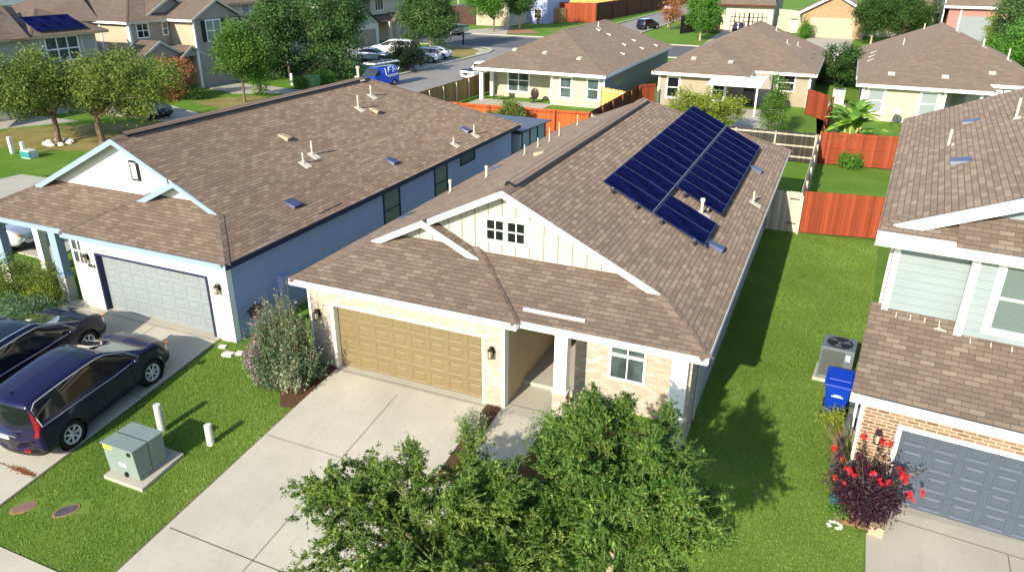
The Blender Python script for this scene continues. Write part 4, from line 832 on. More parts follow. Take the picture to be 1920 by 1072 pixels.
r=MB(); r.poly([(-8.9,135.3,3.6),(-3.15,135.3,6.75),(-3.15,147,6.75),(-8.9,147,3.6)],(0,0,1)); r.poly([(2.6,135.3,3.6),(-3.15,135.3,6.75),(-3.15,147,6.75),(2.6,147,3.6)],(0,0,1)); r.poly([(1,141,4.0),(12,141,4.0),(12,146,6.4),(1,146,6.4)],(0,0,1)); r.build('roof',M['shin3'],H13)
k=MB()
for xa in (-8.9,2.6): k.prism([(xa,135.25,3.6),(-3.15,135.25,6.75),(-3.15,135.25,6.4),(xa,135.25,3.25)],(0,.06,0))
k.build('rake_board',M['white'],H13)
gdoor(H13,(-6.6,135.98,0),(1,0,0),F7,6.6,3.1,'gcream',8,4); lantern(H13,(-7.3,136,2.4),F7); wallbox(H13,'wall','palewall',1.6,11.5,142.5,152,0,4.4); wallbox(H13,'upper_wall','palewall',3.5,12,146,156,4.4,10); window(H13,(6.6,146,7.2),(1,0,0),F7,2.6,1.6,'white','panel',.2,2,1)
H14=thing('two_storey_house','pale blue house with pink-red brick over a white garage door','house',(20,148,0))
wallbox(H14,'brick_front','brickp',13.2,21.3,140.5,150,0,5.4); wallbox(H14,'upper_wall','paleblue',12.6,21.4,144,156,5.4,11); wallbox(H14,'side_wall','greywall',12.4,12.6,140.5,156,0,11); wallbox(H14,'wall','paleblue',21.3,40,143,156,0,10.5)
r=MB(); r.poly([(12.4,139.8,5.2),(21.5,139.8,5.2),(21.5,144.2,7.2),(12.4,144.2,7.2)],(0,0,1)); r.poly([(21.7,139.5,5.0),(25.6,139.5,5.0),(25.2,143.2,6.8),(21.7,143.2,6.8)],(0,0,1)); r.poly([(25.6,139.8,4.6),(40,139.8,4.6),(40,143.2,6.2),(25.6,143.2,6.2)],(0,0,1)); r.build('lower_roof',M['shin3'],H14)
f=MB(); f.box(12.4,21.5,139.75,139.85,4.85,5.18); f.box(21.7,25.6,139.45,139.55,4.65,4.98); f.build('fascia',M['white'],H14)
gdoor(H14,(14.6,140.45,0),(1,0,0),F7,6.0,3.7,'gblue',8,4)
for x in (15.0,17.0): window(H14,(x,144,7.9),(1,0,0),F7,1.4,1.6,'white','pane',.2,1,1)
wallbox(H14,'porch_wall','stucco',22.2,40,141.6,143,0,4.6); window(H14,(26.2,141.6,1),(1,0,0),F7,.8,1.6,'white','paned',.2,1,1)
# ------------------------------------------------------------------ vehicles: lofted body shell, panes and lamps cut out of it by position
def catm(P,sub):
    P=np.asarray(P,float); n=len(P); out=[]
    for i in range(n-1):
        p0,p1,p2,p3=P[max(i-1,0)],P[i],P[i+1],P[min(i+2,n-1)]
        for k in range(sub):
            t=k/sub; m1=(p2-p0)*.42; m2=(p3-p1)*.42
            out.append((2*t**3-3*t**2+1)*p1+(t**3-2*t**2+t)*m1+(-2*t**3+3*t**2)*p2+(t**3-t**2)*m2)
    out.append(P[-1]); return np.array(out)
SUVS=[(-2.27,.45,.72,.74,.70,.70,.55),(-2.25,.34,.80,.82,.84,.84,.70),(-2.20,.28,.98,1.03,.90,.88,.76),(-2.10,.26,1.03,1.36,.91,.89,.71),(-1.97,.25,1.04,1.61,.91,.89,.66),(-1.3,.22,1.03,1.675,.91,.895,.66),(-.5,.22,1.01,1.70,.91,.895,.67),(-.02,.22,.99,1.68,.91,.895,.66),(.30,.22,.985,1.60,.91,.895,.65),(.80,.22,.99,1.34,.91,.89,.70),(1.32,.22,1.0,1.085,.91,.885,.77),(1.7,.22,.96,1.04,.905,.87,.75),(2.05,.24,.82,.91,.88,.82,.68),(2.22,.28,.70,.78,.82,.76,.6),(2.28,.40,.60,.64,.68,.66,.5)]
SEDAN=[(-2.3,.45,.70,.72,.66,.66,.5),(-2.27,.30,.82,.84,.80,.80,.66),(-2.15,.26,.95,1.02,.86,.84,.70),(-1.75,.24,.97,1.08,.88,.86,.72),(-1.35,.23,.96,1.22,.89,.87,.62),(-.85,.22,.95,1.41,.89,.875,.57),(-.35,.22,.93,1.45,.89,.88,.57),(.1,.22,.92,1.42,.89,.88,.57),(.3,.22,.92,1.36,.89,.88,.57),(.75,.22,.92,1.12,.89,.88,.64),(1.1,.22,.90,.97,.89,.87,.72),(1.65,.22,.84,.91,.88,.85,.7),(2.05,.24,.74,.81,.86,.8,.66),(2.25,.28,.64,.70,.8,.74,.6),(2.32,.40,.55,.58,.66,.62,.5)]
VAN=[(-2.5,.45,1.0,1.02,.80,.80,.66),(-2.48,.34,1.3,1.4,.92,.92,.74),(-2.45,.30,1.35,2.0,.94,.93,.78),(-2.35,.28,1.36,2.12,.96,.94,.80),(-2.2,.26,1.36,2.16,.96,.945,.80),(-1.2,.24,1.34,2.18,.97,.95,.80),(-.4,.24,1.30,2.18,.97,.95,.80),(.6,.24,1.24,2.14,.97,.95,.78),(.95,.24,1.2,2.06,.97,.95,.77),(1.4,.24,1.18,1.6,.97,.94,.80),(1.75,.24,1.15,1.24,.96,.92,.80),(2.15,.25,1.04,1.12,.95,.88,.76),(2.4,.26,.86,.95,.92,.83,.7),(2.52,.30,.66,.74,.86,.78,.6),(2.56,.42,.58,.62,.7,.68,.5)]
def vehicle(name,label,cat,paint,st=SUVS,scale=(1,1,1),whx=(-1.31,1.31),wr=.35,group=None,pan=False,rails=None,pillars=(5.0,6.6),sideglass=(3.75,9.4),extras=True,spokes=7,taillight=True,clad='clad'):
    root=thing(name,label,cat,(0,0,0),0,group)
    sx,sy,sz=scale; SUB,RS=6,5; rings=[]
    for (x,zb,zl,zt,wl,wb,wrf) in st:
        r5z=zl+(zt-zl)*.86
        rings.append([(x,0,zb),(x,.78*wl,zb),(x,wl*.985,zb+.13),(x,wl,zb+.5*(zl-zb)),(x,wb,zl),(x,wrf*1.05,r5z),(x,wrf*.84,zt-.012),(x,0,zt+.018)])
    G=catm([catm(r,RS) for r in rings],SUB); G[:,:,1]=np.maximum(G[:,:,1],0)
    ns,nr=G.shape[:2]
    # ring bulge along x for nose and tail seen from above
    half=G.copy()
    L2=max(abs(st[0][0]),abs(st[-1][0]))
    half[:,:,0]-=np.sign(half[:,:,0])*(np.clip(np.abs(half[:,:,0])/L2-.72,0,1)/.28)**1.5*.22*(np.abs(half[:,:,1])/.9)**2
    wz=wr
    for hx in whx:       # pull grid points on to the wheel arch
        dx=half[:,:,0]-hx; dz=half[:,:,2]-wz; d=np.hypot(dx,dz); ar=wr+.055
        k=(np.abs(d-ar)<.05)&(half[:,:,1]>.55)
        half[:,:,0][k]=hx+dx[k]/d[k]*ar; half[:,:,2][k]=wz+dz[k]/d[k]*ar
    cls={}
    def C(s,t,cx,cz,cy):
        for hx in whx:
            if cy>.55 and math.hypot(cx-hx,cz-wz)<wr+.05: return None
        if 4.1<t<4.92 and sideglass[0]<s<sideglass[1]:
            for ip,p_ in enumerate(pillars):
                if abs(s-p_)<.13: return 'pillar%d'%ip
            return 'side_window'
        if t>5.1 and 8.02<s<10.0: return 'windscreen'
        if t>5.15 and 2.2<s<3.75: return 'rear_window'
        if pan and t>6.05 and pan[0]<s<pan[1]: return 'sunroof'
        if taillight and 1.05<s<3.6 and 4.05<t<5.1 and st is SUVS: return 'tail_light'
        if taillight and 1.1<s<2.0 and 3.5<t<4.7 and st is not SUVS: return 'tail_light'
        if 12.3<s<13.35 and 3.3<t<4.5: return 'headlight'
        if t<2.05: return 'cladding'
        return 'body'
    for side in (1,-1):
        for i in range(ns-1):
            for j in range(nr-1):
                q=[half[i,j],half[i+1,j],half[i+1,j+1],half[i,j+1]]; c=sum(q)/4
                k=C((i+.5)/SUB,(j+.5)/RS,c[0],c[2],c[1])
                if k is None: continue
                key=k if k in('body','cladding','window_trim','windscreen','rear_window','sunroof') else (k,side)
                q=[(p[0]*sx,p[1]*side*sy,p[2]*sz) for p in q]
                if side<0: q=q[::-1]
                cls.setdefault(key,[]).append(q)
        for i in (0,ns-1):
            if i==0 or True:
                q=[(p[0]*sx,p[1]*side*sy,p[2]*sz) for p in half[i]]; cls['body'].append(q if (side<0)==(i==0) else q[::-1])
    mats=dict(body=paint,cladding=clad,windscreen='wscreen',rear_window='cglass',sunroof='cglass',pillar='dark',side_window='cglass',tail_light='tail',headlight='head')
    for key,qs in cls.items():
        nm=key if isinstance(key,str) else key[0]; nm='pillar' if nm.startswith('pillar') else nm; mb=MB(); idx={}
        for q in qs:
            f=[]
            for p in q:
                kk=(round(p[0],4),round(p[1],4),round(p[2],4))
                if kk not in idx: idx[kk]=len(mb.V); mb.V.append(p)
                if idx[kk] not in f: f.append(idx[kk])
            if len(f)>2: mb.F.append(tuple(f))
        if mb.F: mb.build(nm,M[mats[nm]],root,True,smooth=True,uvdo=False)
    if extras:
        i0,i1=int(sideglass[0]*SUB)+1,int(sideglass[1]*SUB)+1
        for side in (1,-1):
            pt=lambda i,j:(half[i,j,0]*sx,(half[i,j,1]+.004)*side*sy,half[i,j,2]*sz)
            ring=[pt(i,20) for i in range(i0,i1+1)]+[pt(i,25) for i in range(i1-3,i0+2,-1)]+[pt(i0+1,24),pt(i0,22),pt(i0,20)]
            MB().tube(ring,.013,5,False).build('window_trim',M['trimm'],root,True,smooth=True)
            for q in pillars[:2]:
                i=int(q*SUB); MB().tube([pt(i,j) for j in range(9,21)],.006,4).build('door_gap',M['gapm'],root,True)
            i=int(8.9*SUB); MB().tube([pt(i,j) for j in range(11,21)],.006,4).build('door_gap',M['gapm'],root,True)
            MB().tube([pt(i,17) for i in range(int(3.6*SUB),int(10.5*SUB))],.010,4).build('shoulder_crease',M[paint],root,True,smooth=True)
    # wheels
    yo=.80*sy
    for hx in whx:
        for side in (1,-1):
            c=(hx*sx,yo*side,wz*sz); ax=(0,side,0); R1=wr*sz
            wa=MB(); wa.lathe((c[0],.42*side*sy,c[2]),ax,[(0,R1+.06),(.46*sy,R1+.055)],22); wa.lathe((c[0],.42*side*sy,c[2]),ax,[(0,0.01),(0.0,R1+.06)],22); wa.build('wheel_well',M['black'],root,True)
            if extras:
                rr=MB(); n=20; pts=[]
                for k in range(n+1):
                    t=math.pi*(-.08+1.16*k/n); pts.append((c[0]+math.cos(t)*(R1+.055),(yo+.105*sy)*side,c[2]+math.sin(t)*(R1+.055)))
                rr.tube(pts,.016,5); rr.build('arch_lip',M[clad],root,True,smooth=True)
            ty=MB(); ty.lathe(c,ax,[(-.11,R1*.6),(-.11,R1*.93),(-.08,R1),(.07,R1),(.10,R1*.93),(.105,R1*.72),(.08,R1*.66)],26)
            to=ty.build('wheel',M['black'],root,True,smooth=True)
            rm=MB(); rm.lathe(c,ax,[(.085,R1*.67),(.095,R1*.66),(.085,R1*.58),(.02,R1*.56)],26); rm.lathe(c,ax,[(.07,.0),(.085,.035),(.07,.055),(.05,.06)],12)
            for k in range(spokes):
                t=2*math.pi*k/spokes; d=A(math.cos(t),0,math.sin(t)); e=A(-math.sin(t),0,math.cos(t)); a_=A(0,side,0); o=A(*c)+a_*.055
                rm.obox(o,d,e,a_,(.03,R1*.62),(-.026,.026),(0,.028))
            ro_=rm.build('rim',M['rim'],to,True)
            bk=MB(); bk.lathe(c,ax,[(.03,.0),(.031,R1*.62)],20); bk.build('brake_disc',M['dark'],to,True)
    rear=st[0][0]*sx; fr=st[-1][0]*sx
    if extras:
        pl=MB(); pl.box(rear-.05,rear-.01,-.17,.17,.80*sz,.90*sz); pl.build('licence_plate',M['paper'],root,True)
        gp=MB(); gp.box(rear-.045,rear+.05,-.42*sy,.42*sy,.905*sz,.945*sz); gp.build('tailgate_trim',M['chrome'],root,True)
        for side in (1,-1):
            mr=MB(); mr.ball((.82*sx,1.02*side*sy,1.05*sz),(.07,.11,.085)); mr.tube([(.86*sx,.86*side*sy,1.0*sz),(.83*sx,.98*side*sy,1.02*sz)],.03,6); mr.build('wing_mirror',M[paint],root,True,smooth=True)
            for hx in (-.62,.36): MB().box(hx*sx-.1,hx*sx+.1,(.925*side-.015)*sy,(.925*side+.015)*sy,.86*sz,.885*sz).build('door_handle',M[paint],root,True)
            MB().tube([(-.82*sx,.93*side*sy,.42*sz),(.8*sx,.93*side*sy,.42*sz)],.012,5).build('side_moulding',M['clad'],root,True)
            am=MB(); am.ball((2.06*sx,.80*side*sy,.80*sz),(.09,.06,.045)); am.build('turn_signal',M['amber'],root,True,smooth=True)
        wp=MB(); wp.tube([(1.02*sx,.55*sy,1.10*sz),(.86*sx,-.1*sy,1.25*sz)],.012,4); wp.tube([(1.08*sx,-.2*sy,1.12*sz),(1.0*sx,-.62*sy,1.13*sz)],.012,4); wp.build('wiper',M['dark'],root,True)
        wp=MB(); wp.tube([(-2.17*sx,.1*sy,1.06*sz),(-2.14*sx,-.42*sy,1.10*sz)],.013,4); wp.build('rear_wiper',M['dark'],root,True)
        rf=MB(); rf.box(rear-.02,rear+.04,-.7*sy,-.5*sy,.50*sz,.55*sz); rf.box(rear-.02,rear+.04,.5*sy,.7*sy,.50*sz,.55*sz); rf.build('reflector',M['tail'],root,True)
        rg=MB()
        for y in (-.32,-.18,.18,.32): rg.tube([(-1.7*sx,y*sy,1.625*sz),(-1.2*sx,y*sy,1.675*sz),(-.5*sx,y*sy,1.69*sz),(0.0*sx,y*sy,1.672*sz)],.008,4)
        if not rails: rg.build('roof_rib',M[paint],root,True)
        MB().ball((-1.75*sx,0,1.66*sz),(.06,.02,.05),6,5).build('aerial',M['dark'],root,True)
    if rails:
        for side in (1,-1): MB().tube([(-1.75*sx,.60*side*sy,1.60*sz),(-1.6*sx,.60*side*sy,1.69*sz),(-.6*sx,.60*side*sy,1.72*sz),(.1*sx,.59*side*sy,1.68*sz),(.25*sx,.59*side*sy,1.62*sz)],.022,6).build('roof_rail',M[rails],root,True)
    return root
def park(o,x,y,z,head,pitch=0):
    o.location=(x,y,z); o.rotation_euler=Euler((0,-pitch,head),'XYZ'); return o
tilt=math.atan(.11)
c1=vehicle('parked_suv','dark purple SUV parked nearest the lawn, roof ribs and red tail lamps showing','car','paint_p',scale=(1.10,1.06,1.14),whx=(-1.33,1.31),pan=(6.55,7.75))
park(c1,-18.33,12.06,gz(12.06)+.035,R(93.6),tilt)
c2=vehicle('parked_suv','navy SUV with roof rails parked on the far side of the same driveway','car','paint_n',scale=(1.12,1.06,1.08),whx=(-1.33,1.31),pan=(5.2,7.7),rails='fasciab',spokes=6)
park(c2,-21.62,12.55,gz(12.55)+.035,R(94.5),tilt)
c=vehicle('parked_suv','silver SUV parked across the drive, its front wheel seen between porch columns','car','paint_s',scale=(1.05,1.02,1.02),extras=True,spokes=5)
park(c,-32.7,18.9,.03,R(14))
c=vehicle('parked_suv','white SUV parked at the kerb end of the shared drive','car','paint_w',scale=(1.08,1.05,1.03),extras=True,pan=(6.6,7.8)); park(c,-46.6,80.2,.04,R(196))
c=vehicle('parked_car','white hatchback furthest right in the shared drive','car','paint_w',st=SEDAN,scale=(1.0,1.0,1.02),extras=False); park(c,-46.8,83.6,.04,R(197))
c=vehicle('parked_suv','long white SUV parked deepest in the shared drive before the arched porch','car','paint_w',scale=(1.28,1.1,1.16),extras=False,pillars=(4.7,5.9,7.1)); park(c,-53.2,84.6,.04,R(196))
c=vehicle('parked_car','silver car half hidden behind the round dark bush','car','paint_s',st=SEDAN,scale=(1.05,1.05,1.08),extras=False); park(c,-52.0,78.4,.04,R(10))
c=vehicle('parked_car','dark blue sedan in deep shade beside the peeling lawn','car','paint_dk',st=SEDAN,scale=(1.02,1.02,1.02),extras=False); park(c,-49.4,42.4,.04,R(-4))
c=vehicle('parked_suv','dark navy SUV stopped on the far side street, tail lamps lit red','car','paint_dk',scale=(1.12,1.06,1.06),extras=False); park(c,-33.6,138.2,.02,R(70))
c=vehicle('parked_suv','black SUV in front of the silver garage door','car','paint_k',scale=(1.12,1.06,1.06),extras=False,rails='chrome'); park(c,-17.9,139.0,.05,R(92))
c=vehicle('delivery_van','bright blue van with white side lettering and a white roof rack','van','paint_b',st=VAN,scale=(.86,.92,.84),whx=(-1.5,1.65),wr=.34,extras=False,pillars=(6.0,),sideglass=(7.2,9.5),taillight=False,clad='paint_b')
rk=MB(); rk.prism([(-2.2,-.8,2.16),(1.2,-.75,2.16),(1.55,0,2.16),(1.2,.75,2.16),(-2.2,.8,2.16)],(0,0,.09)); rk.build('roof_rack',M['paint_w'],c,True)
rk=MB()
for k in range(9): rk.box(-1.9+k*.32,-1.78+k*.32,-.62+.05*(k%3),.5-.1*(k%2),2.25,2.29)
rk.build('rack_load',M['dark'],c,True)
lt=MB()
yv=.985
for pts in ([( .15,yv,1.75),(-.05,yv,1.1)],[(-.35,yv,1.8),(-.30,yv,1.3)],[(-.30,yv,1.78),(-.70,yv,1.82)],[(-.30,yv,1.55),(-.65,yv,1.58)],[(-.95,yv,1.3),(-1.0,yv,1.8)],[(-1.25,yv,1.35),(-1.25,yv,1.65)],[(-1.5,yv,1.6),(-1.7,yv,1.4),(-1.9,yv,1.65)],[(-1.7,yv,1.1),(-.1,yv,1.05)],[(-1.6,yv,.98),(-.3,yv,.93)]): lt.tube(pts,.035,4)
lt.build('lettering',M['paper'],c,True)
park(c,-41.3,62.9,.02,R(-100))
# pickup at the near kerb
PICK=[(-2.75,.5,.9,.92,.8,.8,.7),(-2.72,.4,1.05,1.08,.92,.92,.80),(-2.4,.36,1.1,1.14,.94,.93,.82),(-1.6,.34,1.1,1.14,.95,.94,.82),(-1.0,.32,1.1,1.15,.95,.94,.82),(-.80,.32,1.1,1.62,.95,.93,.66),(-.6,.32,1.1,1.78,.95,.93,.64),(.2,.3,1.1,1.82,.95,.93,.64),(.55,.3,1.1,1.72,.95,.93,.64),(1.0,.3,1.1,1.42,.95,.93,.70),(1.3,.3,1.1,1.2,.95,.92,.78),(1.8,.3,1.05,1.16,.94,.9,.78),(2.35,.32,.98,1.08,.92,.86,.74),(2.6,.36,.8,.9,.88,.8,.66),(2.66,.46,.68,.72,.74,.7,.5)]
c=vehicle('pickup_truck','white pickup parked behind the tan board fence','pickup','paint_w',st=PICK,whx=(-1.75,1.75),wr=.4,extras=False,sideglass=(5.6,9.3),pillars=(7.0,),taillight=False)
MB().box(-2.62,-1.0,-.74,.74,1.10,1.19).build('load_bed',M['dark'],c,True); bw=MB(); bw.box(-.93,-.88,-.58,.58,1.25,1.62); bw.build('cab_rear_window',M['cglass'],c,True)
park(c,-34.0,71.2,.02,R(72))
c=vehicle('parked_car','small grey car at the mouth of the side street beside the mailbox','car','paint_g',scale=(.95,1,1),extras=False); park(c,-59.5,112.5,.03,R(150))
# ------------------------------------------------------------------ planting
def leaves(name,P,size,mat,parent,rng,aspect=.42,up=.5,curl=0.,D=None,vary=.45,sway=None):
    n=len(P); P=np.asarray(P,float)
    nrm=rng.normal(size=(n,3)); nrm[:,2]+=up*1.5; nrm/=np.linalg.norm(nrm,axis=1)[:,None]
    d=rng.normal(size=(n,3)) if D is None else D+rng.normal(size=(n,3))*.35
    d-=nrm*(d*nrm).sum(1)[:,None]; d/=np.linalg.norm(d,axis=1)[:,None]+1e-9; w=np.cross(nrm,d)
    l=(size*(1+vary*(rng.random(n)*2-1)))[:,None]
    V=np.stack([P-d*l*.5,P+w*l*aspect*.5-d*l*.05,P+d*l*.5-nrm*l*curl,P-w*l*aspect*.5-d*l*.05],1).reshape(-1,3)
    I=np.array(WM[parent.name].inverted()); V=V@I[:3,:3].T+I[:3,3]
    rnd=np.clip(rng.normal(.5,.25,n),0,1)
    if sway is not None: rnd=np.clip(rnd*.6+sway*.55,0,1)
    return link(name,newmesh(name,V,np.arange(4*n).reshape(-1,4),M[mat],True,None,rnd),parent)
def clumps(rng,c,r,nc,per,spread,lo=.35,flatten=.75,lump=.18):
    c=A(*c); r=A(*r)
    u=rng.normal(size=(nc,3)); u/=np.linalg.norm(u,axis=1)[:,None]
    rad=(lo**3+(1-lo**3)*rng.random(nc))**(1/3)
    ph=rng.random(6)*6.3
    lob=1+lump*(np.sin(3*np.arctan2(u[:,1],u[:,0])+ph[0])+.7*np.sin(5*u[:,2]+ph[1])+.6*np.sin(7*u[:,0]+ph[2]))
    cc=u*(rad*lob)[:,None]*r+c
    k=rng.integers(0,nc,nc*per); o=rng.normal(size=(nc*per,3))*spread; o[:,2]*=flatten
    tone=rng.random(nc)
    return cc[k]+o,tone[k],cc
def bush(name,label,cat,base,r,n,leaf,mat,seed,nc=60,spread=.16,group=None,lo=.3,aspect=.5,extra=None,up=.4,lift=1.0,stems=True):
    rng=np.random.default_rng(seed); base=A(*base); t=thing(name,label,cat,base,0,group)
    n=int(n*1.7); leaf*=.85
    c=base+A(0,0,r[2]*lift); P,tone,cc=clumps(rng,c,r,nc,max(1,n//nc),spread,lo)
    P[:,2]=np.maximum(P[:,2],base[2]+.03)
    leaves('foliage',P,leaf,mat,t,rng,aspect,up,sway=tone)
    if extra:
        m2,n2,l2,sel=extra; Q=P[sel(P-c)]; Q=Q[rng.integers(0,len(Q),n2)]+rng.normal(size=(n2,3))*.05; leaves('blossom',Q,l2,m2,t,rng,.7,.5)
    if stems:
        s=MB()
        for q in cc[rng.integers(0,nc,min(nc,14))]: s.tube([base+A(*(rng.normal(size=2)*.06),0),(base+q)/2+A(0,0,.1),q],[.03,.018,.006],5,False)
        s.build('stems',M['stem'],t,uvdo=False)
    return t
def tree(name,label,base,h0,c,r,n,leaf,mat,seed,nc=110,spread=.35,trunk=.13,bark='bark',group=None,aspect=.5,lo=.3,cat='tree',lump=.18,up=.4):
    rng=np.random.default_rng(seed); base=A(*base); t=thing(name,label,cat,base,0,group); c=A(*c)
    n=int(n*2.3); leaf*=.80; nc=int(nc*1.25)
    P,tone,cc=clumps(rng,c,r,nc,max(1,n//nc),spread*.92,lo,lump=lump)
    leaves('crown',P,leaf,mat,t,rng,aspect,up,sway=tone)
    s=MB(); f=base+A(*(rng.normal(size=2)*.05),h0); s.tube([base-Z*.1,base+Z*.12,(base+f)/2+A(*(rng.normal(size=2)*.04),0),f],[trunk*1.5,trunk*1.1,trunk,trunk*.85],9)
    for q in cc[rng.choice(nc,min(nc,16),replace=False)]:
        mid=f*.5+q*.5+A(0,0,.12*np.linalg.norm(q-f)); s.tube([f-Z*.1,f*.75+q*.25+Z*.06,mid,q],[trunk*.62,trunk*.42,trunk*.25,trunk*.07],5,False)
    s.build('trunk',M[bark],t,uvdo=False); return t
def spray_tree(name,label,base,fork,c,r,seed,nl=15,nsub=12,ntw=8,leaf=.06,mat='l_elm',trunk=.075,bark='barkl',dens=1.,droop=.25):
    """young tree of long arching sprays: limbs, side shoots, twigs and small leaves along them"""
    rng=np.random.default_rng(seed); base,fork,c,r=A(*base),A(*fork),A(*c),A(*r); t=thing(name,label,'tree',base)
    s0=MB(); s0.tube([base-Z*.1,base+(fork-base)*.4+A(.03,.02,0),fork],[trunk*1.25,trunk,trunk*.8],10); s0.build('trunk',M[bark],t,uvdo=False); s=MB(); tw=MB(); LP=[];LD=[];TN=[]
    def bez(a,b,m,k): 
        u=np.linspace(0,1,k)[:,None]; return (1-u)**2*a+2*u*(1-u)*m+u**2*b
    for i in range(nl):
        u=rng.normal(size=3); u[2]=abs(u[2])*.9-.15 if i%4 else -.25; u/=np.linalg.norm(u)
        e=c+u*r*rng.uniform(.72,1.0); e[2]-=.12*np.hypot(*(e-fork)[:2])*droop
        m=(fork+e)/2+A(0,0,.32*np.linalg.norm(e-fork))+rng.normal(size=3)*.12
        b=bez(fork+A(0,0,rng.uniform(-.25,.35)),e,m,9); s.tube(b,list(np.linspace(trunk*.5,.009,9)),5,False)
        for j in range(nsub):
            q=rng.uniform(.22,1.0); k=int(q*7.99); p0=b[k]+(b[k+1]-b[k])*(q*8-k); d=(b[k+1]-b[k]); d/=np.linalg.norm(d)
            o=p0-c; o/=np.linalg.norm(o)+1e-6; v=d*.7+o*.5+rng.normal(size=3)*.55; v[2]+=.12; v/=np.linalg.norm(v)
            ln=rng.uniform(.35,.85)*(1.15-.35*q)*min(r)*.62; p1=p0+v*ln; p1[2]-=droop*ln*.35; mm=(p0+p1)/2+A(0,0,.16*ln)
            sb=bez(p0,p1,mm,6); tw.tube(sb,list(np.linspace(.010,.004,6)),4,False); tone=rng.random()
            def along(pts,n):
                f=rng.uniform(.08,1,n)*(len(pts)-1); ii=np.minimum(f.astype(int),len(pts)-2); g=(f-ii)[:,None]
                LP.append(pts[ii]*(1-g)+pts[ii+1]*g+rng.normal(size=(n,3))*.022); dd=pts[ii+1]-pts[ii]; LD.append(dd/np.linalg.norm(dd,axis=1)[:,None]); TN.append(np.full(n,tone))
            along(sb,int(14*dens))
            for k2 in range(ntw):
                g=rng.uniform(.15,1); ii=min(int(g*5),4); a0=sb[ii]+(sb[ii+1]-sb[ii])*(g*5-ii); vv=v*.6+rng.normal(size=3)*.6; vv[2]+=.05; vv/=np.linalg.norm(vv); l2=rng.uniform(.12,.34)
                a1=a0+vv*l2; a1[2]-=droop*l2*.4; tb=bez(a0,a1,(a0+a1)/2+A(0,0,.03),4); tw.tube([tb[0],tb[2],tb[3]],[.0045,.0035,.0025],3,False); along(tb,int(13*dens))
    s.build('limbs',M['stem'],t,uvdo=False); tw.build('twigs',M['stemg'],t,uvdo=False)
    leaves('crown',np.concatenate(LP),leaf,mat,t,rng,.5,.7,D=np.concatenate(LD),sway=np.concatenate(TN)); return t
# two young trees in the front garden
b1=(-5.15,8.95,gz(8.95)); spray_tree('young_tree','sprawling young elm nearest the driveway, dark gaps between its long shoots',b1,(-5.1,9.0,1.15),(-5.45,8.75,1.85),(2.6,2.4,1.7),12,38,19,13,.060,'l_elm',dens=1.3,bark='stem',droop=.4)
b2=(-2.72,11.15,gz(11.15)); spray_tree('young_tree','dense young elm on the lawn with pale staked trunk',b2,(-2.62,11.15,1.35),(-2.45,11.15,2.7),(1.66,1.7,1.5),24,40,17,14,.057,'l_elm2',dens=1.35,droop=.4)
for x,y,l in ((-3.42,11.7,'wooden tree stake left of the pale trunk'),(-2.2,12.1,'wooden tree stake right of the pale trunk')):
    s=MB(); s.tube([(x,y,gz(y)-.1),(x+.03,y,1.35)],.03,7); s.tube([(x+.03,y,1.25),(-2.66,11.2,1.3)],.006,4); tag(s.build('tree_stake',M['barkl']),l,'stake','stakes beside the young tree')
# shrubs round the main house
rng0=np.random.default_rng(5)
def upright(name,label,base,r,n,mats,seed,h):
    """loose shrub of upright leafy shoots"""
    rng=np.random.default_rng(seed); base=A(*base); t=thing(name,label,'shrub',base); S=MB(); PP={m:[] for m in mats}
    nf=max(3,n//45); fan=[(rng.random()*6.283,math.sqrt(rng.random())*.8,rng.uniform(.62,1.12),rng.random()) for _ in range(nf)]
    for i in range(n):
        fa,fq,fh,fm=fan[int(rng.random()*nf)]; o2=rng.normal(size=2)*.2
        dx,dy=(math.cos(fa)*fq+o2[0])*r[0],(math.sin(fa)*fq+o2[1])*r[1]; q=math.hypot(dx/r[0],dy/r[1]); p1=base+A(dx,dy,max(.3,h*fh*(1.0-.45*min(1,q*q))*rng.uniform(.45,1.08)*(1.22 if rng.random()<.1 else 1)))
        p0=base+(p1-base)*A(.72,.72,0)
        p0[2]=base[2]; pts=[p0,(p0+p1)/2+A(0,0,.05),p1]; S.tube(pts,[.012,.008,.004],3,False)
        m=mats[int(rng.random()*len(mats))] if len(mats)<3 else (mats[2] if (p1-base)[0]<-.25*r[0] and (p1-base)[1]<.3*r[1] and rng.random()<.55 else mats[int(fm*2)])
        k=34; f=rng.uniform(.12,1,k)[:,None]; PP[m].append(p0*(1-f)+p1*f+rng.normal(size=(k,3))*.045)
    for m,P in PP.items():
        if P: leaves('foliage' if m!='l_purp' else 'blossom',np.concatenate(P),.075,m,t,rng,.45,.5)
    S.build('stems',M['stem'],t,uvdo=False); return t
upright('flowering_sage_bush','tall silvery bush with lilac blossom beside the tan garage door',(-13.85,15.1,gz(15.1)),(1.08,.9),1150,['l_sage','l_blue','l_purp'],31,2.55)
bush('shrub','small silver-green shrub between the driveway and the walkway','shrub',(-7.5,14.75,gz(14.75)),(.40,.42,.42),1700,.06,'l_sage',33,40,.10)
upright('shrub','leggy green shrub with bare tips under the front window',(-3.9,15.3,0),(.95,.6),70,['l_round','l_yel'],34,1.55)
bush('shrub','low dark shrub at the foot of the porch column','shrub',(-5.2,14.9,0),(.6,.5,.5),2200,.06,'l_round',35,50,.12)
bush('shrub','pale flowering shrub below the brick wall beside the corner column','shrub',(-4.6,16.2,0),(.7,.45,.5),1500,.055,'l_round',36,40,.12,extra=('l_cream',420,.07,lambda q:q[:,2]>.0))
bush('shrub','rounded green shrub at the lawn corner of the brick front','shrub',(-2.75,15.5,0),(.5,.5,.4),1500,.055,'l_elm2',37,40,.1)
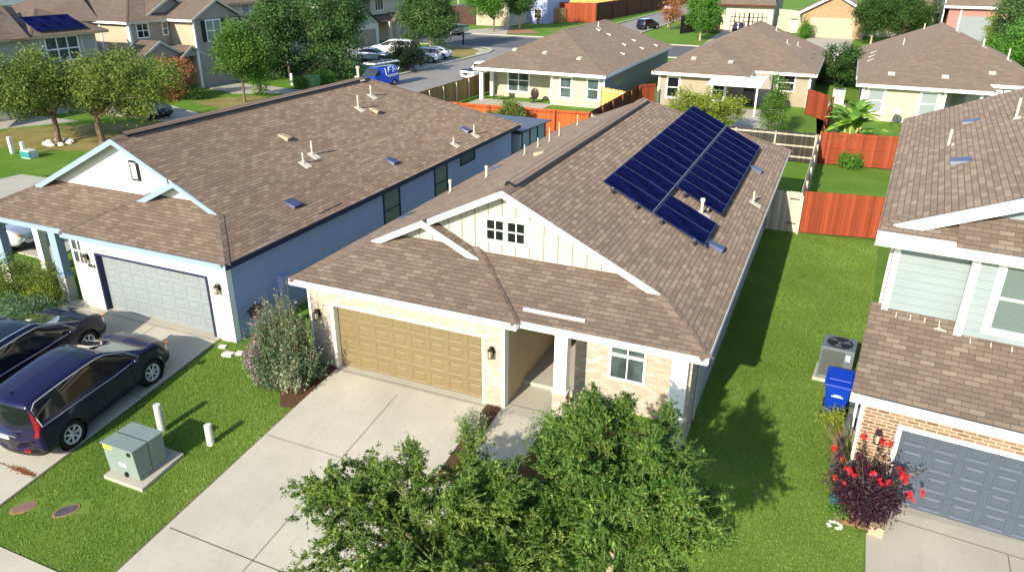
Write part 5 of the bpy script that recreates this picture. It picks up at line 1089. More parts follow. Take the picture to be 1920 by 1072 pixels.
# shrubs at the left house
bush('shrub','broad mottled shrub before the blue porch columns','shrub',(-26.4,15.6,0),(1.25,1.1,.72),7000,.085,'l_mesq',41,110,.17)
bush('shrub','blue-green shrub next to the navy car','shrub',(-24.4,14.3,gz(14.3)),(.95,.95,.55),5200,.085,'l_blue',42,80,.14)
bush('shrub','yellowing shrub against the low porch wall','shrub',(-24.9,15.7,0),(.6,.5,.5),1600,.08,'l_yel',43,40,.12)
# right house planting
pb=bush('plum_bush','dark plum-leaved bush with bright red flowers by the slate garage','bush',(2.0,15.4,gz(15.4)),(.62,.55,.72),5200,.075,'l_plum',51,90,.12)
rr=np.random.default_rng(52); base_=A(2.0,15.4,gz(15.4)); P=[];S=MB();FL=[]
for i in range(44):
    a=rr.random()*6.28; q=rr.uniform(.3,.95); e=base_+A(math.cos(a)*q,math.sin(a)*q*.8,rr.uniform(1.15,1.95)); S.tube([base_+Z*.4,(base_+e)/2+Z*.25,e],[.014,.01,.005],4,False)
    f=rr.uniform(.45,1,46)[:,None]; P.append((base_+Z*.4)*(1-f)+e*f+rr.normal(size=(46,3))*.04)
    if i%3==0: FL.append(e+rr.normal(size=(26,3))*.035)
for i in range(9): FL.append(base_+A(*(rr.normal(size=2)*.38),rr.uniform(.9,1.5))+rr.normal(size=(22,3))*.03)
leaves('foliage',np.concatenate(P),.07,'l_plum',pb,rr,.55); leaves('blossom',np.concatenate(FL),.06,'flr',pb,rr,.8); S.build('stems',M['stem'],pb,uvdo=False)
bush('shrub','small yellow-green shrub in front of the blue wheelie bin','shrub',(1.25,18.9,0),(.38,.35,.34),900,.07,'l_yel',53,30,.09)
def reeds(name,label,base,n,h,spread,seed,mat='reed'):
    rng=np.random.default_rng(seed); base=A(*base); V=[];n=int(n)
    a=rng.random(n)*6.28; q=np.abs(rng.normal(size=n))*spread; hh=h*rng.uniform(.6,1.1,n); w=.012
    p0=np.stack([base[0]+np.cos(a)*q*.3,base[1]+np.sin(a)*q*.3,np.full(n,base[2])],1); p2=p0+np.stack([np.cos(a)*q*1.6,np.sin(a)*q*1.6,hh],1); p1=(p0+p2)/2+A(0,0,.12); e=np.stack([-np.sin(a),np.cos(a),0*a],1)*w
    V=np.stack([p0-e,p0+e,p1+e,p1-e, p1-e,p1+e,p2+e*.2,p2-e*.2],1).reshape(-1,3)-base
    o=link(name,newmesh(name,V,np.arange(8*n).reshape(-1,4),M[mat],False,None,rng.random(2*n)),None,tuple(base)); return tag(o,label,'ornamental grass')
reeds('ornamental_grass','clump of arching straw-green grass below the grey hoses',(1.75,17.1,0),420,1.0,.28,54)
bush('shrub','small lime-green plant left of the plum bush','shrub',(1.5,15.35,gz(15.35)),(.2,.25,.2),420,.05,'l_round',55,20,.06)
# back gardens
bush('shrub','small dark shrub against the red rear fence','shrub',(1.15,48.6,0),(.75,.5,.5),1600,.12,'l_round',61,50,.13)
bush('fruit_bush','leafy bush rising above the orange fence','bush',(-20.7,47.2,0),(1.25,.9,1.35),4200,.17,'l_mesq',62,70,.2,lo=.2)
bush('shrub','big bright green bush behind the solar roof','bush',(-8.7,55.5,0),(2.4,1.7,1.5),9000,.17,'l_yel',63,130,.22)
bush('columnar_shrub','narrow upright shrub beside the tan house','shrub',(-4.1,55.8,0),(.8,.8,2.0),7500,.12,'l_elm2',64,110,.17)
bush('shrub','dark round bush behind the banana plant against the roof edge','bush',(-.1,83,0),(2.4,3.2,2.0),6500,.24,'l_hedge',65,110,.3)
bush('shrub','russet low hedge beside the dark round bush','bush',(-2.2,86,0),(2.0,2.6,1.0),2600,.2,'l_red',66,60,.25)
upright('shrub','wispy bare-stemmed shrub against the tan wall',(-12.4,64.2,0),(1.3,.3),26,['l_yel','l_sage'],67,1.5)
# banana plant
bt=thing('banana_plant','banana plant with broad torn leaves behind the red fence','banana plant',(1.0,53.2,0)); rr=np.random.default_rng(71); bl=MB(); rn=[]
for i in range(30):
    a=i*2.399+.3*rr.normal(); L_=rr.uniform(1.9,3.1); el=rr.uniform(.3,1.25); b0=A(1.0+rr.normal()*.25,53.2+rr.normal()*.25,rr.uniform(.8,2.7)); d=A(math.cos(a)*math.cos(el),math.sin(a)*math.cos(el),math.sin(el)); e=A(-math.sin(a),math.cos(a),0); n_=9; rows=[]
    for k in range(n_):
        u=k/(n_-1); p=b0+d*L_*u+A(d[0]*.35,d[1]*.35,-1.25)*u*u*L_*.45; w=.36*math.sin(math.pi*min(1,.08+u*.95))**.6*rr.uniform(.8,1.1)
        rows.append((p-e*w-Z*w*.25,p,p+e*w-Z*w*.25))
    o=len(bl.V)
    for r_ in rows: bl.V+=[tuple(q) for q in r_]
    for k in range(n_-1):
        for j in range(2): bl.F.append((o+k*3+j,o+k*3+j+1,o+k*3+j+4,o+k*3+j+3)); rn.append(min(1,max(0,.5+.28*rr.normal()+(0.25 if i%6==0 else 0))))
V=np.array(bl.V)-A(1.0,53.2,0); link('leaves',newmesh('leaves',V,np.array(bl.F),M['l_ban'],True,None,rn),bt)
s=MB()
for i in range(7): a=i*.9; s.tube([(1.0+.2*math.cos(a),53.2+.2*math.sin(a),0),(1.0+.5*math.cos(a),53.2+.5*math.sin(a),1.7)],[.12,.05],7)
s.build('stalks',M['ban'],bt,uvdo=False)
# street trees: label, base pixel, crown
G='trees along the far streets'
def ptree(label,px,crown,r,n,leaf,mat,seed,h0=1.6,trunk=.14,bark='bark',nc=120,spread=.4,name='street_tree',group=G,**k):
    b=onz(*px); return tree(name,label,b,h0,b+A(*crown),r,n,leaf,mat,seed,nc,spread,trunk,bark,group,**k)
ptree('wide olive-green tree with stone ring at its foot, leftmost',(110,268),(-1.2,-1.0,3.9),(3.6,3.4,1.75),15000,.19,'l_mesq',81,1.9,.17,nc=170,spread=.42)
ptree('wide olive-green tree beside the dark sedan',(193,268),(.9,1.3,3.9),(3.7,3.2,1.8),15000,.19,'l_mesq',82,1.7,.2,nc=170,spread=.42)
ptree('neat round bright green tree before the taupe house',(459,192),(.1,.3,4.1),(2.25,2.25,2.35),12000,.2,'l_elm2',83,1.9,.11,nc=130,spread=.36,lump=.1)
ptree('tall shaggy dark tree, nearer the taupe house of the pair',(545,148),(-1.6,-.2,4.6),(2.4,2.4,4.4),12000,.26,'l_dark',84,1.5,.12,nc=120,spread=.5)
ptree('large shaggy dark tree, nearer the white cars of the pair',(640,142),(-.8,-.6,4.9),(3.6,3.4,4.6),19000,.26,'l_dark',85,1.6,.16,nc=170,spread=.55)
ptree('dense dark tree on the street corner by the black mailbox',(808,93),(0,0,5.0),(4.0,3.8,4.0),17000,.30,'l_dark',86,1.4,.14,nc=150,spread=.55,bark='barkl')
ptree('slender young tree with leaning trunk on the gravel bed',(926,60),(-1.0,-.3,5.4),(2.9,2.9,3.3),8000,.32,'l_round',87,2.0,.15,nc=80,spread=.6)
ptree('slender young tree against the blue-grey house',(974,55),(.2,0,5.6),(3.3,3.0,3.4),10000,.32,'l_dark',88,2.2,.16,nc=90,spread=.6,bark='barkl')
ptree('compact round tree on the corner lawn across the side street',(1312,76),(.2,.3,4.6),(2.5,2.5,2.7),9000,.28,'l_round',89,1.6,.13,nc=100,spread=.45,bark='barkl',lump=.1)
ptree('thin half-bare tree beside the street sign',(1256,56),(.2,0,4.2),(1.4,1.4,3.4),2300,.3,'l_red',90,1.6,.09,nc=60,spread=.5)
ptree('fine-leaved round tree right of the broad cream garage',(1632,84),(.3,0,4.4),(3.3,3.2,2.6),11000,.28,'l_hedge',91,1.7,.14,nc=130,spread=.5,bark='barkl',lump=.1)
ptree('loose bushy tree left of the pale blue house',(1690,72),(.6,0,3.6),(3.6,3.4,3.0),9000,.3,'l_hedge',92,1.0,.14,nc=110,spread=.55)
ptree('tall slim tree in front of the pale blue house',(1876,108),(.3,0,5.3),(1.9,1.9,5.6),10000,.3,'l_dark',93,1.5,.14,nc=110,spread=.5)
ptree('bright bushy tree at the right edge behind the cream house',(1900,150),(.6,.3,2.9),(3.4,3.4,2.6),9000,.26,'l_round',94,.9,.14,nc=110,spread=.5)
ptree('dark evergreen between the two houses on the upper right',(1716,22),(0,0,5.2),(5.2,4.2,5.4),9000,.5,'l_hedge',95,1.0,.2,nc=110,spread=.9)
ptree('dark evergreen behind the taupe roof',(430,60),(0,2,6.6),(7.5,6.5,4.6),9000,.5,'l_hedge',96,2.0,.2,nc=110,spread=.9)
ptree('flaming red and yellow shrub-tree before the double porch',(326,186),(0,0,1.75),(1.5,1.5,1.7),6500,.17,'l_red',97,.4,.08,nc=90,spread=.28,cat='shrub')
def pbush(label,px,r,n,leaf,mat,seed,**k): b=onz(*px); return bush('shrub',label,'shrub',b,r,n,leaf,mat,seed,**k)
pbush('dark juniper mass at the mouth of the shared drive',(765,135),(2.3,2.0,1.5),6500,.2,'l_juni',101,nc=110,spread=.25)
pbush('round clipped bush left of the green utility box',(565,167),(.75,.75,.6),1800,.13,'l_round',102,nc=50,spread=.14)
pbush('loose bush right of the green utility box',(610,160),(1.2,.9,.65),2200,.14,'l_round',103,nc=50,spread=.18)
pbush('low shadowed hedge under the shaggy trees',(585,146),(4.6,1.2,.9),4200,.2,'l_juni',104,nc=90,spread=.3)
pbush('bright leafy shrub below the round green tree',(490,178),(.9,.9,1.5),2600,.16,'l_round',105,nc=60,spread=.22)
pbush('small dark shrub at the porch steps of the taupe house',(368,186),(.9,.9,.5),1300,.14,'l_hedge',106,nc=40,spread=.16)
pbush('small cone-shaped shrub left of the broad cream garage',(1508,72),(1.1,1.1,1.3),2200,.22,'l_round',107,nc=50,spread=.3)
pbush('yellow-orange shrub beside the white garage door',(1853,90),(.9,.9,2.2),2200,.25,'l_yel',108,nc=50,spread=.35)
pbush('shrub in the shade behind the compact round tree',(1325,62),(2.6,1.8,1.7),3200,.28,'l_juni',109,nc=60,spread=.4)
# grass blades on the near lawns
def inpoly(P,poly):
    x,y=P[:,0],P[:,1]; c=np.zeros(len(P),bool); j=len(poly)-1
    for i in range(len(poly)):
        xi,yi=poly[i]; xj,yj=poly[j]
        k=((yi>y)!=(yj>y))&(x<(xj-xi)*(y-yi)/((yj-yi) or 1e-9)+xi); c^=k; j=i
    return c
def grass(poly,dens,h,seed,holes=()):
    rng=np.random.default_rng(seed); q=np.array(poly); lo,hi=q.min(0),q.max(0); n=int((hi-lo).prod()*dens)
    P=lo+rng.random((n,2))*(hi-lo); P=P[inpoly(P,poly)]
    for hp in holes: P=P[~inpoly(P,hp)]
    n=len(P); z=np.where(P[:,1]>=16,0,np.maximum(-.99,-.11*(16-P[:,1]))); a=rng.random(n)*6.283; hh=h*rng.uniform(.5,1.3,n); w=rng.uniform(.008,.016,n); ln=rng.uniform(.1,.9,n)*hh
    p=np.stack([P[:,0],P[:,1],z-.005],1); e=np.stack([np.cos(a),np.sin(a),0*a],1); f=np.stack([-np.sin(a),np.cos(a),0*a],1)
    tip=p+f*ln[:,None]+np.stack([0*a,0*a,hh],1)
    V=np.stack([p-e*w[:,None],p+e*w[:,None],tip],1).reshape(-1,3)
    tone=.45+.2*np.sin(P[:,0]*1.9+np.sin(P[:,1]*1.3)*1.7)*np.sin(P[:,1]*1.6+P[:,0]*.7)+.22*np.sin(P[:,0]*.8+1.3*np.sin(P[:,1]*.45))*np.sin(P[:,1]*.6+.5)+rng.normal(0,.22,n)
    o=link('grass',newmesh('grass',V,np.arange(3*n).reshape(-1,3),M['blade'],False,None,np.clip(tone,0,1)))
    return tag(o,kind='stuff')
grass([(-17.25,7.55),(-12.8,7.55),(-12.8,15.2),(-13.5,16.2),(-17.0,16.1),(-17.3,15.9)],1900,.04,1,[[(-13.95,14.95),(-13.2,13.95),(-12.76,14.05),(-12.76,16.2),(-13.5,16.2)],[(-15.6,10.0),(-14.2,10.0),(-14.2,11.4),(-15.6,11.4)],[(-16.9,8.3),(-16.2,8.6),(-16.4,9.0),(-17.0,8.8)],[(-15.8,8.6),(-15.0,9.0),(-15.3,9.4),(-15.9,9.1)]])
grass([(-7.5,6.0),(2.05,6.0),(2.05,15.2),(1.35,15.4),(1.3,17.5),(1.35,19.3),(2.3,26),(2.6,35.2),(-2.2,35.1),(-2.2,17.5),(-2.35,15.5),(-4.2,13.6),(-5.8,13.6),(-5.8,13.0),(-6.9,11.7),(-7.5,11.7)],1500,.04,2,[[(.5,21.3),(1.9,21.3),(1.9,22.7),(.5,22.7)]])

rr=np.random.default_rng(7); P=np.stack([rr.normal(0,1,260)*.26,rr.normal(0,1,260)*.05,np.zeros(260)],1); b=og(48,886); P+=b+A(0,0,.045)
t=thing('leaf_litter',None,None,tuple(b)); tag(t,kind='stuff'); leaves('dry_leaves',P,.06,'l_red',t,rr,.6,2.)
# ------------------------------------------------------------------ solar panels, fences and small things
al=math.atan(.486); ORD=['nearest the street','second','third','fourth','fifth','sixth','seventh','eighth','ninth','tenth','eleventh','twelfth','farthest from the street']
def panel_proto():
    o=thing('solar_panel','x','solar panel',(0,0,0))
    L_,W_=1.79,1.085; f=MB(); 
    f.box(0,L_,0,.02,0,.04); f.box(0,L_,W_-.02,W_,0,.04); f.box(0,.02,.02,W_-.02,0,.04); f.box(L_-.02,L_,.02,W_-.02,0,.04); f.build('frame',M['cellf'],o,True)
    c=MB(); c.box(.02,L_-.02,.02,W_-.02,.005,.034); c.build('cell_sheet',M['cell'],o,True)
    return o
pp=panel_proto(); first=True
rows=[('upper row',-6.33,21.74,13),('lower row',-4.66,24.93,10),('short lower pair',-4.66,21.74,2)]
for nm,x,y0,n in rows:
    for i in range(n):
        o=pp if first else copy_tree(pp); first=False
        o.location=(x,y0+i*1.1,MRz(x)+.15); o.rotation_euler=(0,al,0)
        o['label']=('dark blue solar panel, %s in the %s'%(ORD[i] if i<12 else ORD[12],nm)) if n>2 else ('dark blue solar panel of the short pair below the vent pipe, %s'%('street end' if i==0 else 'pipe end'))
        o['group']='solar panels on the cream house roof'
ml=MB(); ml.prism([(-4.70,21.74,MRz(-4.70)+.18),(-4.68,21.74,MRz(-4.68)+.18),(-4.68,36.04,MRz(-4.68)+.18),(-4.70,36.04,MRz(-4.70)+.18)],(0,0,.015)); tag(ml.build('joint_rail',M['railm']),'silver rail between the upper and lower rows of solar panels','rail')
mt=MB()
for x,y in ((-6.0,21.72),(-5.2,21.72),(-4.4,21.72),(-3.35,21.72),(-4.35,24.9),(-3.5,24.9),(-4.4,24.0)): mt.box(x-.04,x+.04,y-.1,y,MRz(x),MRz(x)+.16)
mt.prism([(-6.0,21.8,MRz(-6.0)+.09),(-3.0,21.8,MRz(-3.0)+.09),(-3.0,21.84,MRz(-3.0)+.09),(-6,21.84,MRz(-6)+.09)],(0,0,.04))
tag(mt.build('mounting_brackets',M['chrome']),'metal brackets under the street end of the solar panels','bracket')
q=thing('solar_panel','dark solar panel, leftmost of three on the sage grey house roof','solar panel',(-57.6,41.0,5.95),rot=(0,math.radians(26.5),0)); q['group']='solar panels on the sage grey house roof'
M_=MB(); M_.box(-2.15,-.05,-.02,1.36,.06,.1); M_.build('cell_sheet',M['cell'],q,True); f_=MB(); f_.box(-2.18,-2.15,-.03,1.37,.05,.11); f_.box(-.05,-.02,-.03,1.37,.05,.11); f_.box(-2.16,-.04,-.035,-.02,.05,.11); f_.build('frame',M['cellf'],q,True)
for i,l in ((1,'dark solar panel, middle of three on the sage grey house roof'),(2,'dark solar panel, rightmost of three on the sage grey house roof')):
    o=copy_tree(q); o.location=(-57.6,41.0+i*1.42,5.95); o['label']=l
def fence(name,label,p0,p1,h,mat,rails=None,post=None,side=1,bw=.145,spacing=2.4,ph=0.,rail_n=2,zb=.05,jit=.03,seed=0):
    p0,p1=A(*p0,0),A(*p1,0); d=p1-p0; Ln=np.linalg.norm(d); d/=Ln; n=A(-d[1],d[0],0)*side; rng=random.Random(seed+int(Ln*100))
    t=thing(name,label,'fence',tuple(p0)); mb=MB(); k=int(Ln/bw)
    for i in range(k):
        u=i*Ln/k; hh=h+rng.uniform(-jit,jit); mb.obox(p0,d,n,Z,(u+.005,u+Ln/k-.005),(-.012+rng.uniform(-.003,.003),.008),(zb,hh))
    mb.build('board_panel',M[mat],t)
    if rails:
        for i in range(rail_n):
            z=.28+(h-.5)*i/max(1,rail_n-1); MB().obox(p0,d,n,Z,(0,Ln),(.010,.055),(z,z+.09)).build('rail',M[rails],t)
    if post:
        m=max(1,int(round(Ln/spacing)))
        for i in range(m+1):
            u=min(Ln-.05,max(.05,i*Ln/m)); MB().obox(p0,d,n,Z,(u-.05,u+.05),(.056,.15),(-.2,h-.04+ph)).build('post',M[post],t)
    return t
g_=fence('wooden_fence','weathered grey fence with pale rails behind the solar roof house',(-15.4,49.3),(-.92,49.1),1.85,'greyf','palef','palef',-1,rail_n=3)
fence('wooden_fence','red fence with bright rails behind the right back lawn',(-.80,49.25),(13.5,50.1),2.0,'redf','redf','redf',-1,rail_n=3)
fence('wooden_fence','bleached dividing fence running back between two back lawns',(-.92,35.0),(-.86,49.0),1.85,'palef','palef','palef',-1,rail_n=3,spacing=2.6)
fence('wooden_fence','dark stained fence running on towards the tan house past the banana plant',(-.78,49.4),(-.6,64.5),1.85,'brownf','redf','redf',-1,rail_n=2)
fr=fence('wooden_fence','red board fence facing the side lawn between the houses',(-.78,35.2),(2.55,35.75),2.0,'redf',None,None,1,jit=.012)
gt=thing('wooden_gate','narrow weathered gate half in shade beside the cream house','gate',(-2.25,35.05,0))
mb=MB(); rg=random.Random(4)
for i in range(10): mb.box(-2.25+i*.142,-2.25+i*.142+.136,35.04,35.06,.05,1.95+rg.uniform(-.02,.02))
mb.build('board_panel',M['palef'],gt)
for z in (.45,1.6): MB().box(-1.35,-.92,35.02,35.04,z,z+.05).build('hinge',M['dark'],gt)
fence('wooden_fence','orange fence across the back of the cream patio house',(-30.3,48.5),(-15.6,49.45),1.9,'orangef','redf','redf',-1,rail_n=2)
fence('wooden_fence','dark shaded fence between the cream and tan back gardens',(-15.6,49.5),(-15.55,62.4),1.9,'brownf','brownf','redf',-1)  # dark boards paint in the shade on this face
fence('wooden_fence','short red panel abutting the tan house corner',(-15.5,62.5),(-14.5,63.9),1.95,'redf','redf',None,-1)
fence('wooden_fence','short new yellow panel abutting the cream patio house',(-18.1,60.2),(-15.7,58.9),1.9,'yelf','palef','palef',-1)
fence('wooden_fence','tan board fence with pale posts along the street',(-30.4,48.6),(-30.35,72),1.85,'tanf',None,'palef',-1,ph=-.05)
fence('wooden_fence','red panel fence right of the tan house wall',(-2.55,66.2),(-.95,63.6),2.0,'redf','redf','redf',1)
fence('wooden_fence','brown fence boards beside the blue-grey house',(-55.2,139),(-51.8,146),2.6,'tanf',None,None,1,bw=.3)
fence('wooden_fence','red-brown fence turning the corner by the blue-grey house',(-53.6,146),(-46.2,147.2),3.6,'redf',None,None,1,bw=.3)
fence('wooden_fence','long dark brown fence running up the side street',(-46.2,147.2),(-43.6,205),3.6,'brownf',None,'brownf',-1,bw=.3,spacing=10)
fence('wooden_fence','pale yellow fence across the far lawn',(-75,205),(-40,225),4.2,'yelf',None,None,1,bw=.4)
fence('wooden_fence','dark slatted fence at the top of the side street',(-44,212),(-40,245),3.6,'dark',None,None,1,bw=.6)
fence('wooden_fence','grey fence panel left of the compact round tree',(-26.4,131),(-23.6,143),3.0,'greyf',None,None,1,bw=.3)
fence('wooden_fence','pale fence between the white and tan brick houses',(-12.5,146.5),(-8.2,142),3.6,'palef',None,None,1,bw=.3)
fence('wooden_fence','pale fence left of the pale blue house',(6.5,152),(12.3,150),4.2,'palef',None,None,1,bw=.3)
# ---- utility things
bx=thing('utility_box','pale green transformer cabinet on a concrete pad in the left lawn','transformer',(-15.0,10.75,gz(10.75)))
zb=gz(10.75)
s=MB(); s.prism([(-15.6,10.05,gz(10.05)-.1),(-14.27,10.05,gz(10.05)-.1),(-14.27,11.42,gz(11.42)-.1),(-15.6,11.42,gz(11.42)-.1)],(0,0,.2)); s.build('pad',M['concd'],bx)
b0,b1=zb+.07,zb+.97
s=MB(); F0=[(-15.53,10.22),(-14.5,10.22),(-14.5,11.1),(-15.53,11.1)]
V=[(x,y,b0) for x,y in F0]+[(-15.53,10.16,b1),(-14.5,10.16,b1),(-14.5,11.1,b1+.0),(-15.53,11.1,b1+.0)]
s.add(V,[(3,2,1,0),(4,5,6,7),(0,1,5,4),(1,2,6,5),(2,3,7,6),(3,0,4,7)]); cb=s.build('cabinet',M['tgreen'],bx,bevel=.012)
s=MB(); s.box(-15.56,-14.47,10.13,10.62,b1+.003,b1+.03); s.box(-15.56,-14.47,10.635,11.13,b1+.003,b1+.026); s.build('lid',M['tgreen'],bx,bevel=.008)
s=MB(); s.box(-14.5,-14.494,10.62,10.632,b0+.1,b1); s.box(-14.5,-14.494,10.25,10.63,b0+.09,b0+.1); s.box(-15.535,-14.495,10.619,10.633,b1+.02,b1+.032); s.build('door_gap',M['dark'],bx)
MB().prism([(-15.5,10.158,b1-.02),(-15.2,10.158,b1-.02),(-15.2,10.165,b1-.13),(-15.5,10.165,b1-.13)],(0,-.004,0)).build('warning_sticker',M['tyel'],bx)
MB().prism([(-15.1,10.19,b0+.42),(-14.85,10.19,b0+.42),(-14.85,10.20,b0+.32),(-15.1,10.20,b0+.32)],(0,-.012,0)).build('label_plate',M['paper'],bx)
s=MB(); s.box(-14.68,-14.58,10.14,10.17,b1-.15,b1-.06); s.box(-14.95,-14.87,10.16,10.22,b0+.04,b0+.16); s.build('padlock_hasp',M['dark'],bx)
for x,y,h_,l in ((-13.95,12.06,.62,'pale green marker post standing alone right of the transformer cabinet'),(-15.62,11.98,.86,'taller cream marker post behind the transformer cabinet')):
    s=MB(); s.lathe((x,y,gz(y)-.1),Z,[(0,.105),(h_+.1-.02,.10),(h_+.1,.09),(h_+.1,.001)],18); tag(s.build('marker_post',M['tgreenb']),l,'post','utility posts in the left lawn')
def lid(px,rx,ry,rz,mat,label):
    p=og(*px); t=thing('valve_lid',label,'lid',tuple(p)); s=MB(); s.lathe(p,Z,[(0,1.15),(.02,1.13),(.02,1.0)],18); s2=MB(); s2.lathe(p,Z,[(.022,1.0),(.03,.96),(.03,.001)],18)
    c,sn=math.cos(rz),math.sin(rz)
    for mb,nm,m in ((s,'dirt_rim','soil'),(s2,'lid',mat)):
        mb.V=[(p[0]+((v[0]-p[0])*rx*c-(v[1]-p[1])*ry*sn),p[1]+((v[0]-p[0])*rx*sn+(v[1]-p[1])*ry*c),v[2]+.11*((v[0]-p[0])*rx*sn+(v[1]-p[1])*ry*c)) for v in mb.V]; mb.build(nm,M[m],t)
lid((45,952),.27,.15,.9,'terrac','oval pinkish valve lid sunk in the lawn near the pavement'); lid((124,958),.27,.15,.9,'lidg','oval slate-grey valve lid sunk in the lawn below the transformer')
for px,r_,l in (((428,666),(.34,.26),'square stepping stone nearest the driveway edge'),((450,664),(.22,.2),'small stepping stone against the blue side wall'),((418,652),(.24,.16),'stepping stone at the garage corner')):
    p=og(*px); s=MB(); s.prism([(p[0]-r_[0]/2,p[1]-r_[1]/2,p[2]-.02),(p[0]+r_[0]/2,p[1]-r_[1]/2+.05,p[2]-.02),(p[0]+r_[0]/2-.03,p[1]+r_[1]/2+.04,p[2]-.02),(p[0]-r_[0]/2-.04,p[1]+r_[1]/2,p[2]-.02)],(0,0,.09)); tag(s.build('stepping_stone',M['rock'],bevel=.01),l,'stepping stone','stepping stones at the garage corner')
# satellite dish on the blue side wall
d=thing('satellite_dish','small dark dish on the blue wall beside the garage','satellite dish',(-16.6,16.75,.95)); s=MB(); pr=[(0,.001),(.01,.10),(.03,.2),(.055,.27),(.06,.275),(.045,.262)]; s.lathe((-16.25,16.8,.98),(.65,-.75,.15),pr,20); s.build('dish',M['dark'],d)
s=MB(); s.tube([(-16.79,16.9,.8),(-16.4,16.9,.8),(-16.3,16.85,.95)],.025,6); s.tube([(-16.25,16.8,.78),(-15.95,16.5,.85)],.015,5); s.ball((-15.95,16.48,.86),.05,8,5); s.build('arm',M['dark'],d)
# tool leaning in the gap between the houses
s=MB(); s.tube([(-14.9,17.6,0),(-14.75,17.9,2.0)],.02,5); s.tube([(-15.0,17.9,2.0),(-14.5,17.9,1.98)],.03,5); tag(s.build('rake',M['dark']),'dark long-handled rake leaning in the gap between the two houses','rake')
# air conditioner, bin and hoses beside the right house
ac=thing('air_conditioner','grey air conditioner with round fan grille on the side lawn','air conditioner',(1.2,21.95,0),R(-5))
s=MB(); s.box(-.55,.55,-.5,.55,-.1,.1); s.build('pad',M['conc'],ac,True)
s=MB(); s.box(-.42,.42,-.42,.42,.1,.18); s.box(-.46,.46,-.46,.46,1.05,1.14)
for x in (-.46,.40): 
    for y in (-.46,.40): s.box(x,x+.06,y,y+.06,.1,1.05)
s.box(.2,.46,-.465,-.4,.1,1.05); s.build('casing',M['acg'],ac,True,bevel=.012)
s=MB(); s.box(-.42,.42,-.42,.42,.18,1.05)
for k in range(22): s.box(-.43,.2,-.44,-.42,.2+k*.038,.2+k*.038+.014)
s.build('coil',M['acd'],ac,True)
s=MB(); s.lathe((0,0,1.12),Z,[(.0,.37),(.045,.36),(.05,.33),(.02,.325)],28); s.lathe((0,0,1.06),Z,[(.085,.001),(.086,.33)],28); s.build('fan_ring',M['dark'],ac,True)
s=MB()
for k in range(3):
    t=k*2.094+.4; s.prism([(.05*math.cos(t),.05*math.sin(t),1.155),(.31*math.cos(t-.35),.31*math.sin(t-.35),1.15),(.31*math.cos(t+.35),.31*math.sin(t+.35),1.165)],(0,0,.01))
s.lathe((0,0,1.15),Z,[(0,.06),(.03,.05),(.03,.001)],10); s.build('fan_blade',M['acg'],ac,True)
s=MB()
for k in range(6): t=k*math.pi/6; s.tube([(.34*math.cos(t),.34*math.sin(t),1.18),(-.34*math.cos(t),-.34*math.sin(t),1.18)],.004,4)
for r_ in (.1,.18,.26): s.tube([(r_*math.cos(k*.26),r_*math.sin(k*.26),1.18) for k in range(25)],.004,4)
s.build('fan_guard',M['dark'],ac,True)
s=MB(); s.box(.24,.36,-.475,-.465,.82,1.0); s.box(.22,.34,-.475,-.465,.4,.55); s.build('sticker',M['paper'],ac,True)
bn=thing('wheelie_bin','blue wheelie bin with sloped lid beside the right house','bin',(1.28,19.85,0),R(-4))
s=MB(); lo_=[(-.24,-.24,.06),(.24,-.24,.06),(.24,.24,.06),(-.24,.24,.06)]; hi_=[(-.33,-.33,.98),(.33,-.33,.98),(.33,.36,1.08),(-.33,.36,1.08)]
s.add(lo_+hi_,[(3,2,1,0),(4,5,6,7),(0,1,5,4),(1,2,6,5),(2,3,7,6),(3,0,4,7)]); s.build('bin_body',M['binb'],bn,True,bevel=.03)
s=MB(); s.prism([(-.37,-.40,.985),(.37,-.40,.985),(.37,.40,1.14),(-.37,.40,1.14)],(0,0,.06)); s.prism([(-.30,-.2,1.09),(.30,-.2,1.09),(.30,.30,1.18),(-.30,.30,1.18)],(0,0,.05)); s.build('lid',M['binb'],bn,True,bevel=.025)
MB().tube([(-.3,.44,1.1),(.3,.44,1.1)],.02,6).build('handle',M['dark'],bn,True)
for sx_ in (-1,1):
    w_=MB(); w_.lathe((.25*sx_,.24,.13),(sx_,0,0),[(0,.02),(0,.13),(.07,.13),(.08,.1),(.08,.03),(.09,.001)],16); w_.build('wheel',M['black'],bn,True)
s=MB(); s.prism([(-.11,.15,1.178),(0,.15,1.178),(0,.28,1.202),(-.11,.28,1.202)],(0,0,.006))
s.build('sticker',M['paper'],bn,True)
s=MB()
for a0,a1,z in ((-.08,.10,.72),(-.14,.16,.68)): s.prism([(a0,-.312,z),(a1,-.312,z),(a1,-.308,z-.03),(a0,-.308,z-.03)],(0,-.006,0))
s.build('printed_lines',M['paper'],bn,True)
s=MB()
for k in range(5):
    o=.05*k; s.tube([(1.72-o*.4,19.2+o,.9),(1.62-o*.5,18.2,.75),(1.55-o*.6,17.4,.35),(1.45-o,16.9,.08)],.022,6)
s.box(1.55,1.78,18.55,18.66,.72,.98); tag(s.build('hose_bundle',M['acd'],smooth=False),'bundle of grey hoses strapped along the right house side wall','hose')
